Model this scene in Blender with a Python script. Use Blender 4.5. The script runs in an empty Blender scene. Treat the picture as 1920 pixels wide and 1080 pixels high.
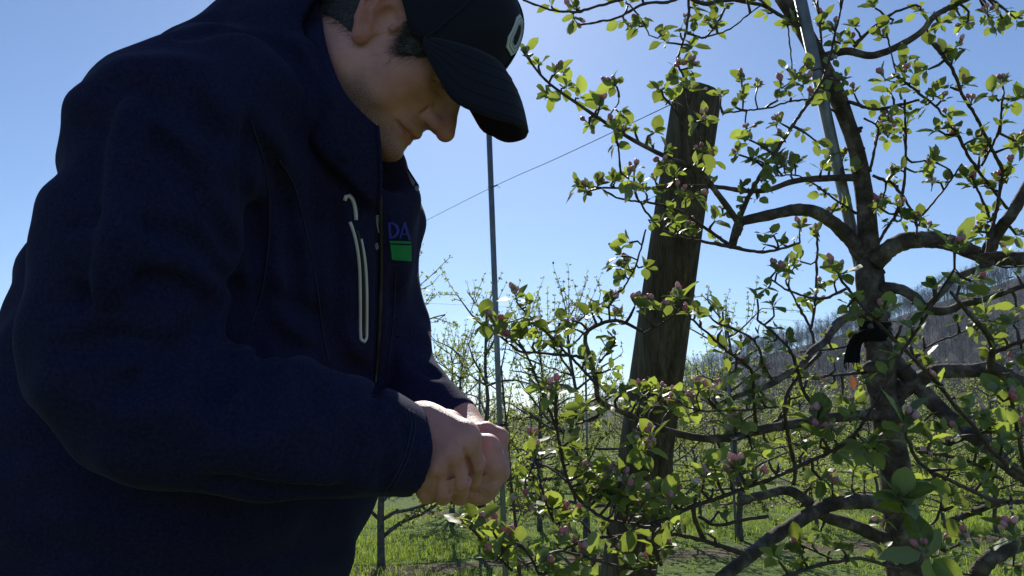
import bpy, bmesh, math, random
import numpy as np
from mathutils import Vector, Matrix
from mathutils.bvhtree import BVHTree

random.seed(7)
RNG = np.random.default_rng(7)
R = math.radians
scene = bpy.context.scene
col = scene.collection

# ------------------------------------------------------------------ camera
FPX = 1478.0                       # focal length in pixels of a 1920 wide frame
PITCH = R(10.0)
CAM = np.array([0.0, 0.0, 1.15])
RIGHT = np.array([1.0, 0.0, 0.0])
FWD = np.array([0.0, math.cos(PITCH), math.sin(PITCH)])
UP = np.array([0.0, -math.sin(PITCH), math.cos(PITCH)])
cam_data = bpy.data.cameras.new('camera')
cam_data.sensor_width = 36.0
cam_data.lens = 36.0 * FPX / 1920.0
cam_data.clip_start = 0.05
cam_data.clip_end = 6000.0
cam = bpy.data.objects.new('camera', cam_data)
cam.location = CAM
cam.rotation_euler = (R(90) + PITCH, 0, 0)
col.objects.link(cam)
scene.camera = cam

# ------------------------------------------------------------------ sky and sun
SUN_EL, SUN_AZ = R(36.0), R(-3.0)          # azimuth measured from +Y towards +X
world = bpy.data.worlds.new('World')
scene.world = world
world.use_nodes = True
wn, wl = world.node_tree.nodes, world.node_tree.links
wn.clear()
w_out = wn.new('ShaderNodeOutputWorld')
w_bg = wn.new('ShaderNodeBackground')
w_sky = wn.new('ShaderNodeTexSky')
w_sky.sky_type = 'NISHITA'
w_sky.sun_disc = False
w_sky.sun_elevation = SUN_EL
w_sky.sun_rotation = SUN_AZ
w_sky.altitude = 200
w_sky.air_density = 0.95
w_sky.dust_density = 0.26
w_sky.ozone_density = 3.0
w_hsv = wn.new('ShaderNodeHueSaturation')
w_hsv.inputs['Saturation'].default_value = 1.0
w_bg.inputs['Strength'].default_value = 0.091
wl.new(w_sky.outputs[0], w_hsv.inputs['Color'])
w_tint = wn.new('ShaderNodeMix'); w_tint.data_type = 'RGBA'; w_tint.blend_type = 'MULTIPLY'; w_tint.inputs[0].default_value = 1.0
w_tint.inputs[7].default_value = (0.84, 0.92, 1.04, 1)          # the camera's cool daylight balance, the same all over the sky
wl.new(w_hsv.outputs[0], w_tint.inputs[6]); wl.new(w_tint.outputs[2], w_bg.inputs['Color'])
wl.new(w_bg.outputs[0], w_out.inputs['Surface'])

sun_data = bpy.data.lights.new('sun', 'SUN')
sun_data.energy = 5.0
sun_data.angle = R(0.53)
sun_data.color = (1.0, 0.95, 0.87)
sun = bpy.data.objects.new('sun', sun_data)
to_sun = Vector((math.sin(SUN_AZ) * math.cos(SUN_EL), math.cos(SUN_AZ) * math.cos(SUN_EL), math.sin(SUN_EL)))
sun.rotation_euler = to_sun.to_track_quat('Z', 'Y').to_euler()
sun.location = to_sun * 50
col.objects.link(sun)

vs = scene.view_settings
scene.display_settings.display_device = 'sRGB'
vs.view_transform = 'Standard'
vs.look = 'None'
vs.exposure = 0.32
vs.gamma = 1.0
vs.use_curve_mapping = False
cy = scene.cycles
scene.render.engine = 'CYCLES'
cy.max_bounces = 6
cy.diffuse_bounces = 3
cy.glossy_bounces = 2
cy.transmission_bounces = 4
cy.transparent_max_bounces = 6
cy.use_denoising = True
cy.sample_clamp_indirect = 6.0

# ------------------------------------------------------------------ helpers
def P(px, py, d):
    """A world point seen at pixel (px, py) of the 1920x1080 frame, d metres in front of the camera."""
    return CAM + RIGHT * ((px - 960.0) / FPX * d) + UP * ((540.0 - py) / FPX * d) + FWD * d

def ray(px, py):
    v = RIGHT * ((px - 960.0) / FPX) + UP * ((540.0 - py) / FPX) + FWD
    return Vector(v).normalized()

def tag(o, label=None, cat=None, group=None, kind=None):
    if label: o['label'] = label
    if cat: o['category'] = cat
    if group: o['group'] = group
    if kind: o['kind'] = kind
    return o

def empty(name, loc=(0, 0, 0), rz=0.0):
    o = bpy.data.objects.new(name, None)
    o.empty_display_size = 0.05
    o.location = loc
    o.rotation_euler = (0, 0, rz)
    col.objects.link(o)
    return o

def link_mesh(name, me, parent=None, base=None):
    """me is in world space; base is the place of the thing it belongs to"""
    if base is not None: me.transform(Matrix.Translation(-Vector(base)))
    o = bpy.data.objects.new(name, me)
    col.objects.link(o)
    if parent is not None: o.parent = parent
    elif base is not None: o.location = base
    return o

class MB:
    """collects vertices and faces (triangles and quads) with material slots"""
    def __init__(self):
        self.v, self.f, self.m, self.n = [], [], [], 0
    def add(self, v, f, mi=0):
        v = np.asarray(v, float)
        self.v.append(v)
        for q in f: self.f.append(tuple(int(i) + self.n for i in q))
        self.m.extend([mi] * len(f))
        self.n += len(v)
    def mesh(self, name, mats, smooth=True):
        me = bpy.data.meshes.new(name)
        v = np.concatenate(self.v) if self.v else np.zeros((0, 3))
        me.from_pydata(v.tolist(), [], self.f)
        for m in (mats if isinstance(mats, (list, tuple)) else [mats]): me.materials.append(m)
        me.polygons.foreach_set('material_index', np.array(self.m, np.int32))
        if smooth: me.polygons.foreach_set('use_smooth', np.ones(len(self.f), bool))
        me.update()
        return me
    def build(self, name, mats, parent=None, base=None, smooth=True):
        return link_mesh(name, self.mesh(name, mats, smooth), parent, base)

def quick_mesh(name, verts, faces, mat, smooth=False, counts=None):
    """numpy mesh: faces is an (n, k) array"""
    me = bpy.data.meshes.new(name)
    verts = np.asarray(verts, np.float32); faces = np.asarray(faces, np.int32)
    n, k = faces.shape
    me.vertices.add(len(verts)); me.vertices.foreach_set('co', verts.ravel())
    me.loops.add(n * k); me.loops.foreach_set('vertex_index', faces.ravel())
    me.polygons.add(n)
    me.polygons.foreach_set('loop_start', np.arange(n, dtype=np.int32) * k)
    if smooth: me.polygons.foreach_set('use_smooth', np.ones(n, bool))
    for m in (mat if isinstance(mat, (list, tuple)) else [mat]): me.materials.append(m)
    me.update(calc_edges=True)
    return me

def catmull(pts, step):
    pts = np.asarray(pts, float)
    if len(pts) < 3:
        n = max(2, int(np.linalg.norm(pts[-1][:3] - pts[0][:3]) / step) + 1)
        t = np.linspace(0, 1, n)[:, None]
        return pts[0] * (1 - t) + pts[-1] * t
    p = np.vstack([2 * pts[0] - pts[1], pts, 2 * pts[-1] - pts[-2]])
    out = []
    for i in range(1, len(p) - 2):
        L = np.linalg.norm(p[i + 1][:3] - p[i][:3])
        n = max(1, int(L / step))
        for t in np.arange(n) / n:
            a, b, c, d = p[i - 1], p[i], p[i + 1], p[i + 2]
            out.append(0.5 * (2 * b + (c - a) * t + (2 * a - 5 * b + 4 * c - d) * t * t + (3 * b - 3 * c + d - a) * t ** 3))
    out.append(p[-2])
    return np.array(out)

def tube(pts, rad, n=6, cap=True, jitter=0.0, rng=None):
    pts = np.asarray(pts, float)
    rad = np.broadcast_to(np.asarray(rad, float), (len(pts),))
    tg = np.gradient(pts, axis=0)
    tg /= np.linalg.norm(tg, axis=1)[:, None] + 1e-12
    ref = np.array([0.0, 0.0, 1.0]) if abs(tg[0][2]) < 0.8 else np.array([1.0, 0.0, 0.0])
    u = np.cross(tg[0], ref); u /= np.linalg.norm(u)
    V, F = [], []
    a = np.arange(n) * 2 * math.pi / n
    for i in range(len(pts)):
        u = u - tg[i] * np.dot(u, tg[i]); u /= np.linalg.norm(u) + 1e-12
        w = np.cross(tg[i], u)
        r = np.full(n, rad[i])
        if jitter: r = r * (1 + (rng or RNG).uniform(-jitter, jitter, n))
        V.append(pts[i] + (np.cos(a) * r)[:, None] * u + (np.sin(a) * r)[:, None] * w)
    for i in range(len(pts) - 1):
        for k in range(n):
            k2 = (k + 1) % n
            F.append((i * n + k, i * n + k2, (i + 1) * n + k2, (i + 1) * n + k))
    V = np.concatenate(V)
    if cap:
        V = np.vstack([V, pts[0], pts[-1]])
        b, e = len(V) - 2, len(V) - 1
        o = (len(pts) - 1) * n
        for k in range(n):
            k2 = (k + 1) % n
            F.append((b, k2, k)); F.append((e, o + k, o + k2))
    return V, F

# ------------------------------------------------------------------ materials
def mat(name, base=(0.5, 0.5, 0.5), rough=0.8, spec=0.3):
    m = bpy.data.materials.new(name)
    m.use_nodes = True
    b = m.node_tree.nodes['Principled BSDF']
    b.inputs['Base Color'].default_value = (*base, 1)
    b.inputs['Roughness'].default_value = rough
    b.inputs['Specular IOR Level'].default_value = spec
    return m
def nd(m, kind, **kw):
    n = m.node_tree.nodes.new(kind)
    for k, v in kw.items(): setattr(n, k, v)
    return n
def lk(m, a, b): m.node_tree.links.new(a, b)
def bsdf(m): return m.node_tree.nodes['Principled BSDF']
def ramp(m, stops, fac=None):
    n = nd(m, 'ShaderNodeValToRGB')
    cr = n.color_ramp
    while len(cr.elements) > 1: cr.elements.remove(cr.elements[-1])
    cr.elements[0].position = stops[0][0]; cr.elements[0].color = (*stops[0][1], 1)
    for p, c in stops[1:]:
        e = cr.elements.new(p); e.color = (*c, 1)
    if fac is not None: lk(m, fac, n.inputs[0])
    return n
def noise(m, scale, detail=4, rough=0.6, coord='Object', vec_scale=None):
    tc = nd(m, 'ShaderNodeTexCoord')
    n = nd(m, 'ShaderNodeTexNoise')
    n.inputs['Scale'].default_value = scale
    n.inputs['Detail'].default_value = detail
    n.inputs['Roughness'].default_value = rough
    if vec_scale:
        mp = nd(m, 'ShaderNodeMapping'); mp.inputs['Scale'].default_value = vec_scale
        lk(m, tc.outputs[coord], mp.inputs[0]); lk(m, mp.outputs[0], n.inputs['Vector'])
    else:
        lk(m, tc.outputs[coord], n.inputs['Vector'])
    return n
def bump(m, height, strength=0.4, dist=0.002):
    b = nd(m, 'ShaderNodeBump')
    b.inputs['Strength'].default_value = strength
    b.inputs['Distance'].default_value = dist
    lk(m, height, b.inputs['Height'])
    lk(m, b.outputs[0], bsdf(m).inputs['Normal'])
    return b

M = {}
def leaf_mat(name, top_a, top_b, under, trans, tw=0.45, rough=0.45):
    m = bpy.data.materials.new(name); m.use_nodes = True
    b = bsdf(m)
    nz = noise(m, 35, 3)
    info = nd(m, 'ShaderNodeObjectInfo')
    geo = nd(m, 'ShaderNodeNewGeometry')
    add = nd(m, 'ShaderNodeMath', operation='ADD'); lk(m, nz.outputs[0], add.inputs[0])
    ri = nd(m, 'ShaderNodeMath', operation='MULTIPLY_ADD'); lk(m, geo.outputs['Random Per Island'], ri.inputs[0])
    ri.inputs[1].default_value = 0.8; ri.inputs[2].default_value = -0.4
    lk(m, ri.outputs[0], add.inputs[1])
    io = nd(m, 'ShaderNodeMath', operation='MULTIPLY_ADD'); lk(m, info.outputs['Random'], io.inputs[0])
    io.inputs[1].default_value = 0.8; io.inputs[2].default_value = -0.4
    ad2 = nd(m, 'ShaderNodeMath', operation='ADD'); lk(m, add.outputs[0], ad2.inputs[0]); lk(m, io.outputs[0], ad2.inputs[1])
    c = ramp(m, [(0.25, top_a), (0.75, top_b)], ad2.outputs[0])
    mx = nd(m, 'ShaderNodeMix', data_type='RGBA')
    lk(m, geo.outputs['Backfacing'], mx.inputs['Factor'])
    lk(m, c.outputs[0], mx.inputs[6]); mx.inputs[7].default_value = (*under, 1)
    va = nd(m, 'ShaderNodeAttribute'); va.attribute_name = 'vein'
    pw = nd(m, 'ShaderNodeMath', operation='POWER'); lk(m, va.outputs['Fac'], pw.inputs[0]); pw.inputs[1].default_value = 5
    pm = nd(m, 'ShaderNodeMath', operation='MULTIPLY'); lk(m, pw.outputs[0], pm.inputs[0]); pm.inputs[1].default_value = 0.55
    mv = nd(m, 'ShaderNodeMix', data_type='RGBA'); lk(m, pm.outputs[0], mv.inputs['Factor']); lk(m, mx.outputs[2], mv.inputs[6]); mv.inputs[7].default_value = (0.26, 0.31, 0.16, 1)
    lk(m, mv.outputs[2], b.inputs['Base Color'])
    b.inputs['Roughness'].default_value = rough
    b.inputs['Specular IOR Level'].default_value = 0.35
    tr = nd(m, 'ShaderNodeBsdfTranslucent')
    ct = ramp(m, [(0.15, tuple(x * .6 for x in trans)), (0.8, tuple(min(1, x * 1.35) for x in trans))], ad2.outputs[0])
    lk(m, ct.outputs[0], tr.inputs['Color'])
    ms = nd(m, 'ShaderNodeMixShader'); ms.inputs[0].default_value = tw
    lk(m, b.outputs[0], ms.inputs[1]); lk(m, tr.outputs[0], ms.inputs[2])
    out = m.node_tree.nodes['Material Output']
    lk(m, ms.outputs[0], out.inputs['Surface'])
    return m

M['leaf'] = leaf_mat('apple_leaf', (0.055, 0.095, 0.028), (0.15, 0.205, 0.07), (0.25, 0.30, 0.20), (0.34, 0.42, 0.05), 0.48)
M['leaf_young'] = leaf_mat('young_leaf', (0.12, 0.16, 0.08), (0.20, 0.25, 0.14), (0.30, 0.34, 0.25), (0.25, 0.30, 0.08), 0.35, 0.6)
M['bg_leaf'] = leaf_mat('orchard_leaf', (0.06, 0.095, 0.025), (0.12, 0.17, 0.05), (0.15, 0.19, 0.10), (0.44, 0.52, 0.10), 0.5)
M['grass'] = leaf_mat('grass_blade', (0.06, 0.10, 0.02), (0.11, 0.165, 0.035), (0.08, 0.13, 0.03), (0.28, 0.38, 0.045), 0.5, 0.4)

# bark
m = mat('apple_bark', rough=0.85, spec=0.25)
n1 = noise(m, 26, 6, 0.65); n2 = noise(m, 140, 4, 0.7)
c = ramp(m, [(0.30, (0.028, 0.021, 0.017)), (0.50, (0.095, 0.073, 0.061)), (0.72, (0.28, 0.24, 0.212))], n1.outputs[0])
lk(m, c.outputs[0], bsdf(m).inputs['Base Color'])
sm = nd(m, 'ShaderNodeMath', operation='ADD'); lk(m, n1.outputs[0], sm.inputs[0]); lk(m, n2.outputs[0], sm.inputs[1])
bump(m, sm.outputs[0], 0.6, 0.006)
M['bark'] = m
m = mat('twig_bark', rough=0.6, spec=0.4)
n1 = noise(m, 60, 4)
c = ramp(m, [(0.3, (0.032, 0.020, 0.018)), (0.7, (0.11, 0.068, 0.056))], n1.outputs[0])
lk(m, c.outputs[0], bsdf(m).inputs['Base Color'])
bump(m, n1.outputs[0], 0.4, 0.002)
M['twig'] = m
m = mat('bg_bark', rough=0.85)
n1 = noise(m, 30, 5)
c = ramp(m, [(0.3, (0.045, 0.038, 0.036)), (0.7, (0.15, 0.13, 0.12))], n1.outputs[0])
lk(m, c.outputs[0], bsdf(m).inputs['Base Color'])
M['bg_bark'] = m
# buds
m = mat('pink_bud', rough=0.5)
info = nd(m, 'ShaderNodeObjectInfo'); geo = nd(m, 'ShaderNodeNewGeometry')
ad = nd(m, 'ShaderNodeMath', operation='ADD'); lk(m, info.outputs['Random'], ad.inputs[0]); lk(m, geo.outputs['Random Per Island'], ad.inputs[1])
hf = nd(m, 'ShaderNodeMath', operation='MULTIPLY'); lk(m, ad.outputs[0], hf.inputs[0]); hf.inputs[1].default_value = 0.5
c = ramp(m, [(0.0, (0.52, 0.11, 0.16)), (0.35, (0.66, 0.24, 0.29)), (0.7, (0.78, 0.48, 0.49)), (1.0, (0.84, 0.68, 0.67))], hf.outputs[0])
lk(m, c.outputs[0], bsdf(m).inputs['Base Color'])
bsdf(m).inputs['Subsurface Weight'].default_value = 0.0
tr = nd(m, 'ShaderNodeBsdfTranslucent'); lk(m, c.outputs[0], tr.inputs['Color'])
ms = nd(m, 'ShaderNodeMixShader'); ms.inputs[0].default_value = 0.3
lk(m, bsdf(m).outputs[0], ms.inputs[1]); lk(m, tr.outputs[0], ms.inputs[2]); lk(m, ms.outputs[0], m.node_tree.nodes['Material Output'].inputs['Surface'])
M['bud'] = m
M['stalk'] = mat('bud_stalk', (0.22, 0.26, 0.15), 0.7)
M['petal'] = mat('petal', (0.78, 0.62, 0.62), 0.6)

# weathered treated post
m = mat('weathered_wood', rough=0.85, spec=0.2)
n1 = noise(m, 9, 6, 0.65, vec_scale=(6, 6, 0.35)); n2 = noise(m, 60, 4, 0.6, vec_scale=(5, 5, 0.25)); n3 = noise(m, 2.2, 3)
c = ramp(m, [(0.28, (0.042, 0.034, 0.022)), (0.5, (0.115, 0.096, 0.064)), (0.75, (0.22, 0.195, 0.14))], n1.outputs[0])
c2 = ramp(m, [(0.35, (0.55, 0.50, 0.45)), (0.65, (1.0, 1.0, 0.98))], n2.outputs[0])
mu = nd(m, 'ShaderNodeMix', data_type='RGBA', blend_type='MULTIPLY'); mu.inputs[0].default_value = 1
lk(m, c.outputs[0], mu.inputs[6]); lk(m, c2.outputs[0], mu.inputs[7])
c3 = ramp(m, [(0.40, (1, 1, 1)), (0.7, (0.86, 0.72, 0.55))], n3.outputs[0])
mu2 = nd(m, 'ShaderNodeMix', data_type='RGBA', blend_type='MULTIPLY'); mu2.inputs[0].default_value = 1
lk(m, mu.outputs[2], mu2.inputs[6]); lk(m, c3.outputs[0], mu2.inputs[7])
lk(m, mu2.outputs[2], bsdf(m).inputs['Base Color'])
sm = nd(m, 'ShaderNodeMath', operation='ADD'); lk(m, n1.outputs[0], sm.inputs[0]); lk(m, n2.outputs[0], sm.inputs[1])
bump(m, sm.outputs[0], 0.5, 0.005)
M['wood'] = m
m = mat('galvanised_steel', (0.36, 0.38, 0.39), 0.5, 0.5)
bsdf(m).inputs['Metallic'].default_value = 0.55
n1 = noise(m, 40, 4, vec_scale=(1, 1, 0.3)); c = ramp(m, [(0.3, (0.13, 0.14, 0.145)), (0.7, (0.26, 0.275, 0.285))], n1.outputs[0])
lk(m, c.outputs[0], bsdf(m).inputs['Base Color'])
M['steel'] = m
M['wire'] = mat('wire_steel', (0.10, 0.10, 0.105), 0.5, 0.5)
M['black_plastic'] = mat('black_plastic', (0.012, 0.012, 0.014), 0.45, 0.5)
m = mat('black_tie_fabric', (0.008, 0.008, 0.009), 0.9, 0.2)
M['tie'] = m

# =================================================================== setting
def fbm(x, y, seed=0):
    r = np.random.default_rng(seed); v = 0
    for o in range(4):
        f = 2.0 ** o
        a = r.uniform(0, 6.28, 6)
        v = v + (np.sin(x * f * .9 + a[0] + 1.7 * np.sin(y * f * .7 + a[1])) * np.sin(y * f * 1.1 + a[2] + 1.3 * np.sin(x * f * .6 + a[3]))) / f
    return v
ROW_SLOPE = 0.30
def row_coord(x, y): return y - ROW_SLOPE * x
ROW0, ROW_GAP = 7.05, 4.3
# ground: one sheet to the horizon with a bare strip under every tree row
m = mat('orchard_ground', rough=0.95, spec=0.1)
tc = nd(m, 'ShaderNodeTexCoord'); sep = nd(m, 'ShaderNodeSeparateXYZ'); lk(m, tc.outputs['Object'], sep.inputs[0])
n1 = noise(m, 1.3, 5); n2 = noise(m, 14, 5); n3 = noise(m, 0.35, 3)
def mathn(op, a, b):
    n = nd(m, 'ShaderNodeMath', operation=op)
    for i, v in enumerate((a, b)):
        if v is None: continue
        if isinstance(v, (int, float)): n.inputs[i].default_value = v
        else: lk(m, v, n.inputs[i])
    return n.outputs[0]
rc = mathn('SUBTRACT', sep.outputs['Y'], mathn('MULTIPLY', sep.outputs['X'], ROW_SLOPE))
rc = mathn('ADD', rc, mathn('MULTIPLY', mathn('SUBTRACT', n1.outputs[0], 0.5), 0.9))
ph = mathn('PINGPONG', mathn('SUBTRACT', rc, ROW0 - 0.15), ROW_GAP / 2)
soil_f = nd(m, 'ShaderNodeMapRange'); lk(m, ph, soil_f.inputs['Value'])
soil_f.inputs['From Min'].default_value = 0.08; soil_f.inputs['From Max'].default_value = 0.42
soil_f.inputs['To Min'].default_value = 1; soil_f.inputs['To Max'].default_value = 0
gr = ramp(m, [(0.3, (0.06, 0.095, 0.02)), (0.7, (0.125, 0.175, 0.045))], n2.outputs[0])
so = ramp(m, [(0.3, (0.045, 0.032, 0.022)), (0.7, (0.15, 0.115, 0.085))], n2.outputs[0])
mx = nd(m, 'ShaderNodeMix', data_type='RGBA'); lk(m, soil_f.outputs[0], mx.inputs['Factor']); lk(m, gr.outputs[0], mx.inputs[6]); lk(m, so.outputs[0], mx.inputs[7])
lk(m, mx.outputs[2], bsdf(m).inputs['Base Color'])
bump(m, n2.outputs[0], 0.9, 0.05)
M['ground'] = m
gx = np.concatenate([np.linspace(-900, -40, 24)[:-1], np.linspace(-40, 60, 81), np.linspace(60, 900, 24)[1:]])
gy = np.concatenate([np.linspace(-60, 0, 8)[:-1], np.linspace(0, 60, 61), np.linspace(60, 900, 24)[1:]])
XX, YY = np.meshgrid(gx, gy)
ZZ = 0.03 * fbm(XX * .5, YY * .5, 5) * (np.abs(XX) < 60) * (YY < 60)
ZZ = ZZ * np.clip((np.hypot(XX + .5, YY - 1) - 1.5) / 2, 0, 1)
GV = np.stack([XX, YY, ZZ], -1).reshape(-1, 3)
nxg, nyg = len(gx), len(gy)
ii, jj = np.meshgrid(np.arange(nxg - 1), np.arange(nyg - 1)); a = (jj * nxg + ii).ravel()
GF = np.stack([a, a + 1, a + nxg + 1, a + nxg], 1)
tag(link_mesh('ground', quick_mesh('ground', GV, GF, M['ground'], True)), kind='structure')

# grass blades where the ground is close enough to see them
def grass(n, ymin, ymax, hgt, wid, seed, name):
    r = np.random.default_rng(seed)
    y = ymin + (ymax - ymin) * r.random(n * 2) ** 1.25
    x = r.uniform(-0.75, 0.85, n * 2) * y + r.uniform(-.5, .5, n * 2)
    rcv = row_coord(x, y) - (ROW0 - .15) + 0.35 * fbm(x * 1.5, y * 1.5, 3)
    ph_ = np.abs((rcv + ROW_GAP / 2) % ROW_GAP - ROW_GAP / 2)
    keep = (ph_ > 0.16 + .2 * r.random(n * 2)) | (r.random(n * 2) < 0.16)
    dens = 0.55 + 0.45 * fbm(x * 1.1, y * 1.1, 9)
    keep &= r.random(n * 2) < np.clip(dens + .35, .25, 1)
    x, y = x[keep][:n], y[keep][:n]; n = len(x)
    tall = np.clip(1 + 0.55 * fbm(x * .9, y * .9, 21), .45, 1.9)
    h = hgt * tall * r.uniform(.5, 1.3, n); w = wid * r.uniform(.7, 1.3, n)
    an = r.uniform(0, 6.283, n); ln = r.uniform(.1, .75, n); la = r.uniform(0, 6.283, n)
    dx, dy = np.cos(an) * w, np.sin(an) * w
    lx, ly = np.cos(la) * ln * h, np.sin(la) * ln * h
    z0 = np.full(n, -.02)
    v = np.stack([np.stack([x - dx, y - dy, z0], 1), np.stack([x + dx, y + dy, z0], 1),
                  np.stack([x + dx * .7 + lx * .35, y + dy * .7 + ly * .35, h * .6], 1), np.stack([x - dx * .7 + lx * .35, y - dy * .7 + ly * .35, h * .6], 1),
                  np.stack([x + lx, y + ly, h * (1 - ln * .3)], 1)], 1).reshape(-1, 3)
    b = np.arange(n)[:, None] * 5
    f = np.concatenate([b + [0, 1, 2], b + [0, 2, 3], b + [3, 2, 4]])
    o = link_mesh(name, quick_mesh(name, v, f, M['grass']))
    return tag(o, 'short bright green grass between the orchard rows', 'grass', None, 'stuff')
grass(190000, 4.6, 26.0, 0.062, 0.0034, 11, 'grass')

# clods and dead stems on the bare strip under the first rows
rg = np.random.default_rng(31)
SVx = []; SFx = []
for _ in range(5200):
    k = rg.integers(0, 2); x = rg.uniform(-3.5, 8); y = ROW0 - .15 + k * ROW_GAP + ROW_SLOPE * x + rg.normal(0, .22)
    s_ = rg.uniform(.006, .028); b = len(SVx)
    a_ = rg.uniform(0, 6.28)
    if rg.random() < .6:
        for q in ((1, 0, 0), (-.5, .87, 0), (-.5, -.87, 0), (0, 0, .8)):
            SVx.append((x + s_ * (q[0] * math.cos(a_) - q[1] * math.sin(a_)), y + s_ * (q[0] * math.sin(a_) + q[1] * math.cos(a_)), s_ * q[2] * rg.uniform(.5, 1.2) + .004))
        SFx += [(b, b + 1, b + 3), (b + 1, b + 2, b + 3), (b + 2, b, b + 3)]
    else:
        L_ = rg.uniform(.05, .16); c_, s2 = math.cos(a_), math.sin(a_)
        z0, z1 = rg.uniform(.004, .02), rg.uniform(.01, .07)
        SVx += [(x, y, z0), (x + .004, y + .004, z0), (x + c_ * L_ + .003, y + s2 * L_, z1), (x + c_ * L_, y + s2 * L_, z1)]
        SFx += [(b, b + 1, b + 2), (b, b + 2, b + 3), (b, b + 1, b + 3)]
m = mat('soil_litter', rough=0.95)
geo = nd(m, 'ShaderNodeNewGeometry'); c = ramp(m, [(0, (0.04, 0.03, 0.022)), (.6, (.13, .10, .07)), (1, (.28, .23, .16))], geo.outputs['Random Per Island'])
lk(m, c.outputs[0], bsdf(m).inputs['Base Color'])
tag(link_mesh('soil_litter', quick_mesh('soil_litter', SVx, SFx, m)), 'brown clods and dead stems on the bare strip under the tree row', 'litter', None, 'stuff')

# dandelions: each a stem and a flower
M['dandelion'] = mat('dandelion_yellow', (0.72, 0.56, 0.03), 0.7)
M['stem'] = mat('dandelion_stem', (0.16, 0.22, 0.06), 0.6)
fl = MB()
for r_, z_, n_, o_ in ((.014, .0, 12, 0), (.010, .005, 10, .3), (.006, .009, 7, .1)):
    for k in range(n_):
        a0 = k * 6.283 / n_ + o_
        ca, sa = math.cos(a0), math.sin(a0); w = r_ * .28
        fl.add([(0, 0, z_ - .004), (ca * r_ * .6 - sa * w, sa * r_ * .6 + ca * w, z_), (ca * r_, sa * r_, z_ + .004), (ca * r_ * .6 + sa * w, sa * r_ * .6 - ca * w, z_)], [(0, 1, 2, 3)])
fl_me = fl.mesh('flower', M['dandelion'])
st = MB(); v, f = tube(np.array([(0, 0, -.12), (.006, 0, -.05), (0, 0, -.002)]), [.0022, .002, .0018], 5); st.add(v, f)
st_me = st.mesh('stem', M['stem'])
rg = np.random.default_rng(44)
spots = [(702, 1005), (712, 1012), (737, 1006), (777, 1008), (800, 1004), (822, 1012), (838, 1014), (860, 1006), (876, 1023), (1898, 983), (1878, 985), (925, 1024), (757, 1022), (783, 996), (1905, 995), (1540, 1062), (1672, 1076), (1762, 1070), (690, 1022)]
for px, py in spots:
    d_ = 1.04 / ((py - 800.6) / FPX) 
    y = d_; x = (px - 960) / FPX * d_
    t = empty('dandelion', (x, y, rg.uniform(.10, .14)), rg.uniform(0, 6))
    tag(t, 'small yellow dandelion flower standing in the orchard grass', 'flower', 'dandelions in the grass')
    for nm, me_ in (('flower', fl_me), ('stem', st_me)):
        o = bpy.data.objects.new(nm, me_); o.parent = t; col.objects.link(o)
    t.rotation_euler = (rg.normal(0, .25), rg.normal(0, .25), rg.uniform(0, 6))

# hills: a wooded ridge that climbs to the right
RIDGE = np.array([(-3000, 30), (-700, 22), (0, 18), (600, 26), (840, 24), (960, 28), (1100, 46), (1180, 70), (1270, 98), (1360, 121), (1440, 142), (1580, 171), (1713, 199), (1807, 220), (1920, 237), (2100, 252), (2500, 255), (4000, 200)], float)
HILL_D0, HILL_D1 = 190.0, 460.0
def hill_h(az, d):
    pxl = 960 + FPX * np.tan(az)
    hpx = np.interp(pxl, RIDGE[:, 0], RIDGE[:, 1])
    H1 = np.maximum(hpx - 14 * (hpx > 20), 4) / FPX * HILL_D1
    t = np.clip((d - HILL_D0) / (HILL_D1 - HILL_D0), 0, 1)
    s = t * t * (3 - 2 * t)
    s = np.where(d > HILL_D1, 1 - .15 * np.clip((d - HILL_D1) / 200, 0, 1), s)
    n = fbm(az * 9 + 3, d * .013, 7)
    return -0.5 + s * H1 * (1 + .05 * n)
azs = np.linspace(R(-62), R(62), 150); ds = np.concatenate([np.linspace(HILL_D0 - 10, HILL_D1, 34), [HILL_D1 + 60, HILL_D1 + 140, HILL_D1 + 260]])
AA, DD = np.meshgrid(azs, ds)
HV = np.stack([np.sin(AA) * DD / np.cos(AA) * np.cos(AA), np.cos(AA) * DD, hill_h(AA, DD)], -1).reshape(-1, 3)
na_ = len(azs); ii, jj = np.meshgrid(np.arange(na_ - 1), np.arange(len(ds) - 1)); a = (jj * na_ + ii).ravel()
HFc = np.stack([a, a + 1, a + na_ + 1, a + na_], 1)
m = mat('hill_floor', rough=0.95, spec=0.1)
n1 = noise(m, 0.06, 6); n2 = noise(m, .6, 4)
c = ramp(m, [(0.32, (0.020, 0.019, 0.024)), (0.55, (0.036, 0.031, 0.034)), (0.72, (0.036, 0.038, 0.028))], n1.outputs[0])
lk(m, c.outputs[0], bsdf(m).inputs['Base Color']); bump(m, n2.outputs[0], 1.0, .8)
tag(link_mesh('hill', quick_mesh('hill', HV, HFc, m, True)), kind='structure')
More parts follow.
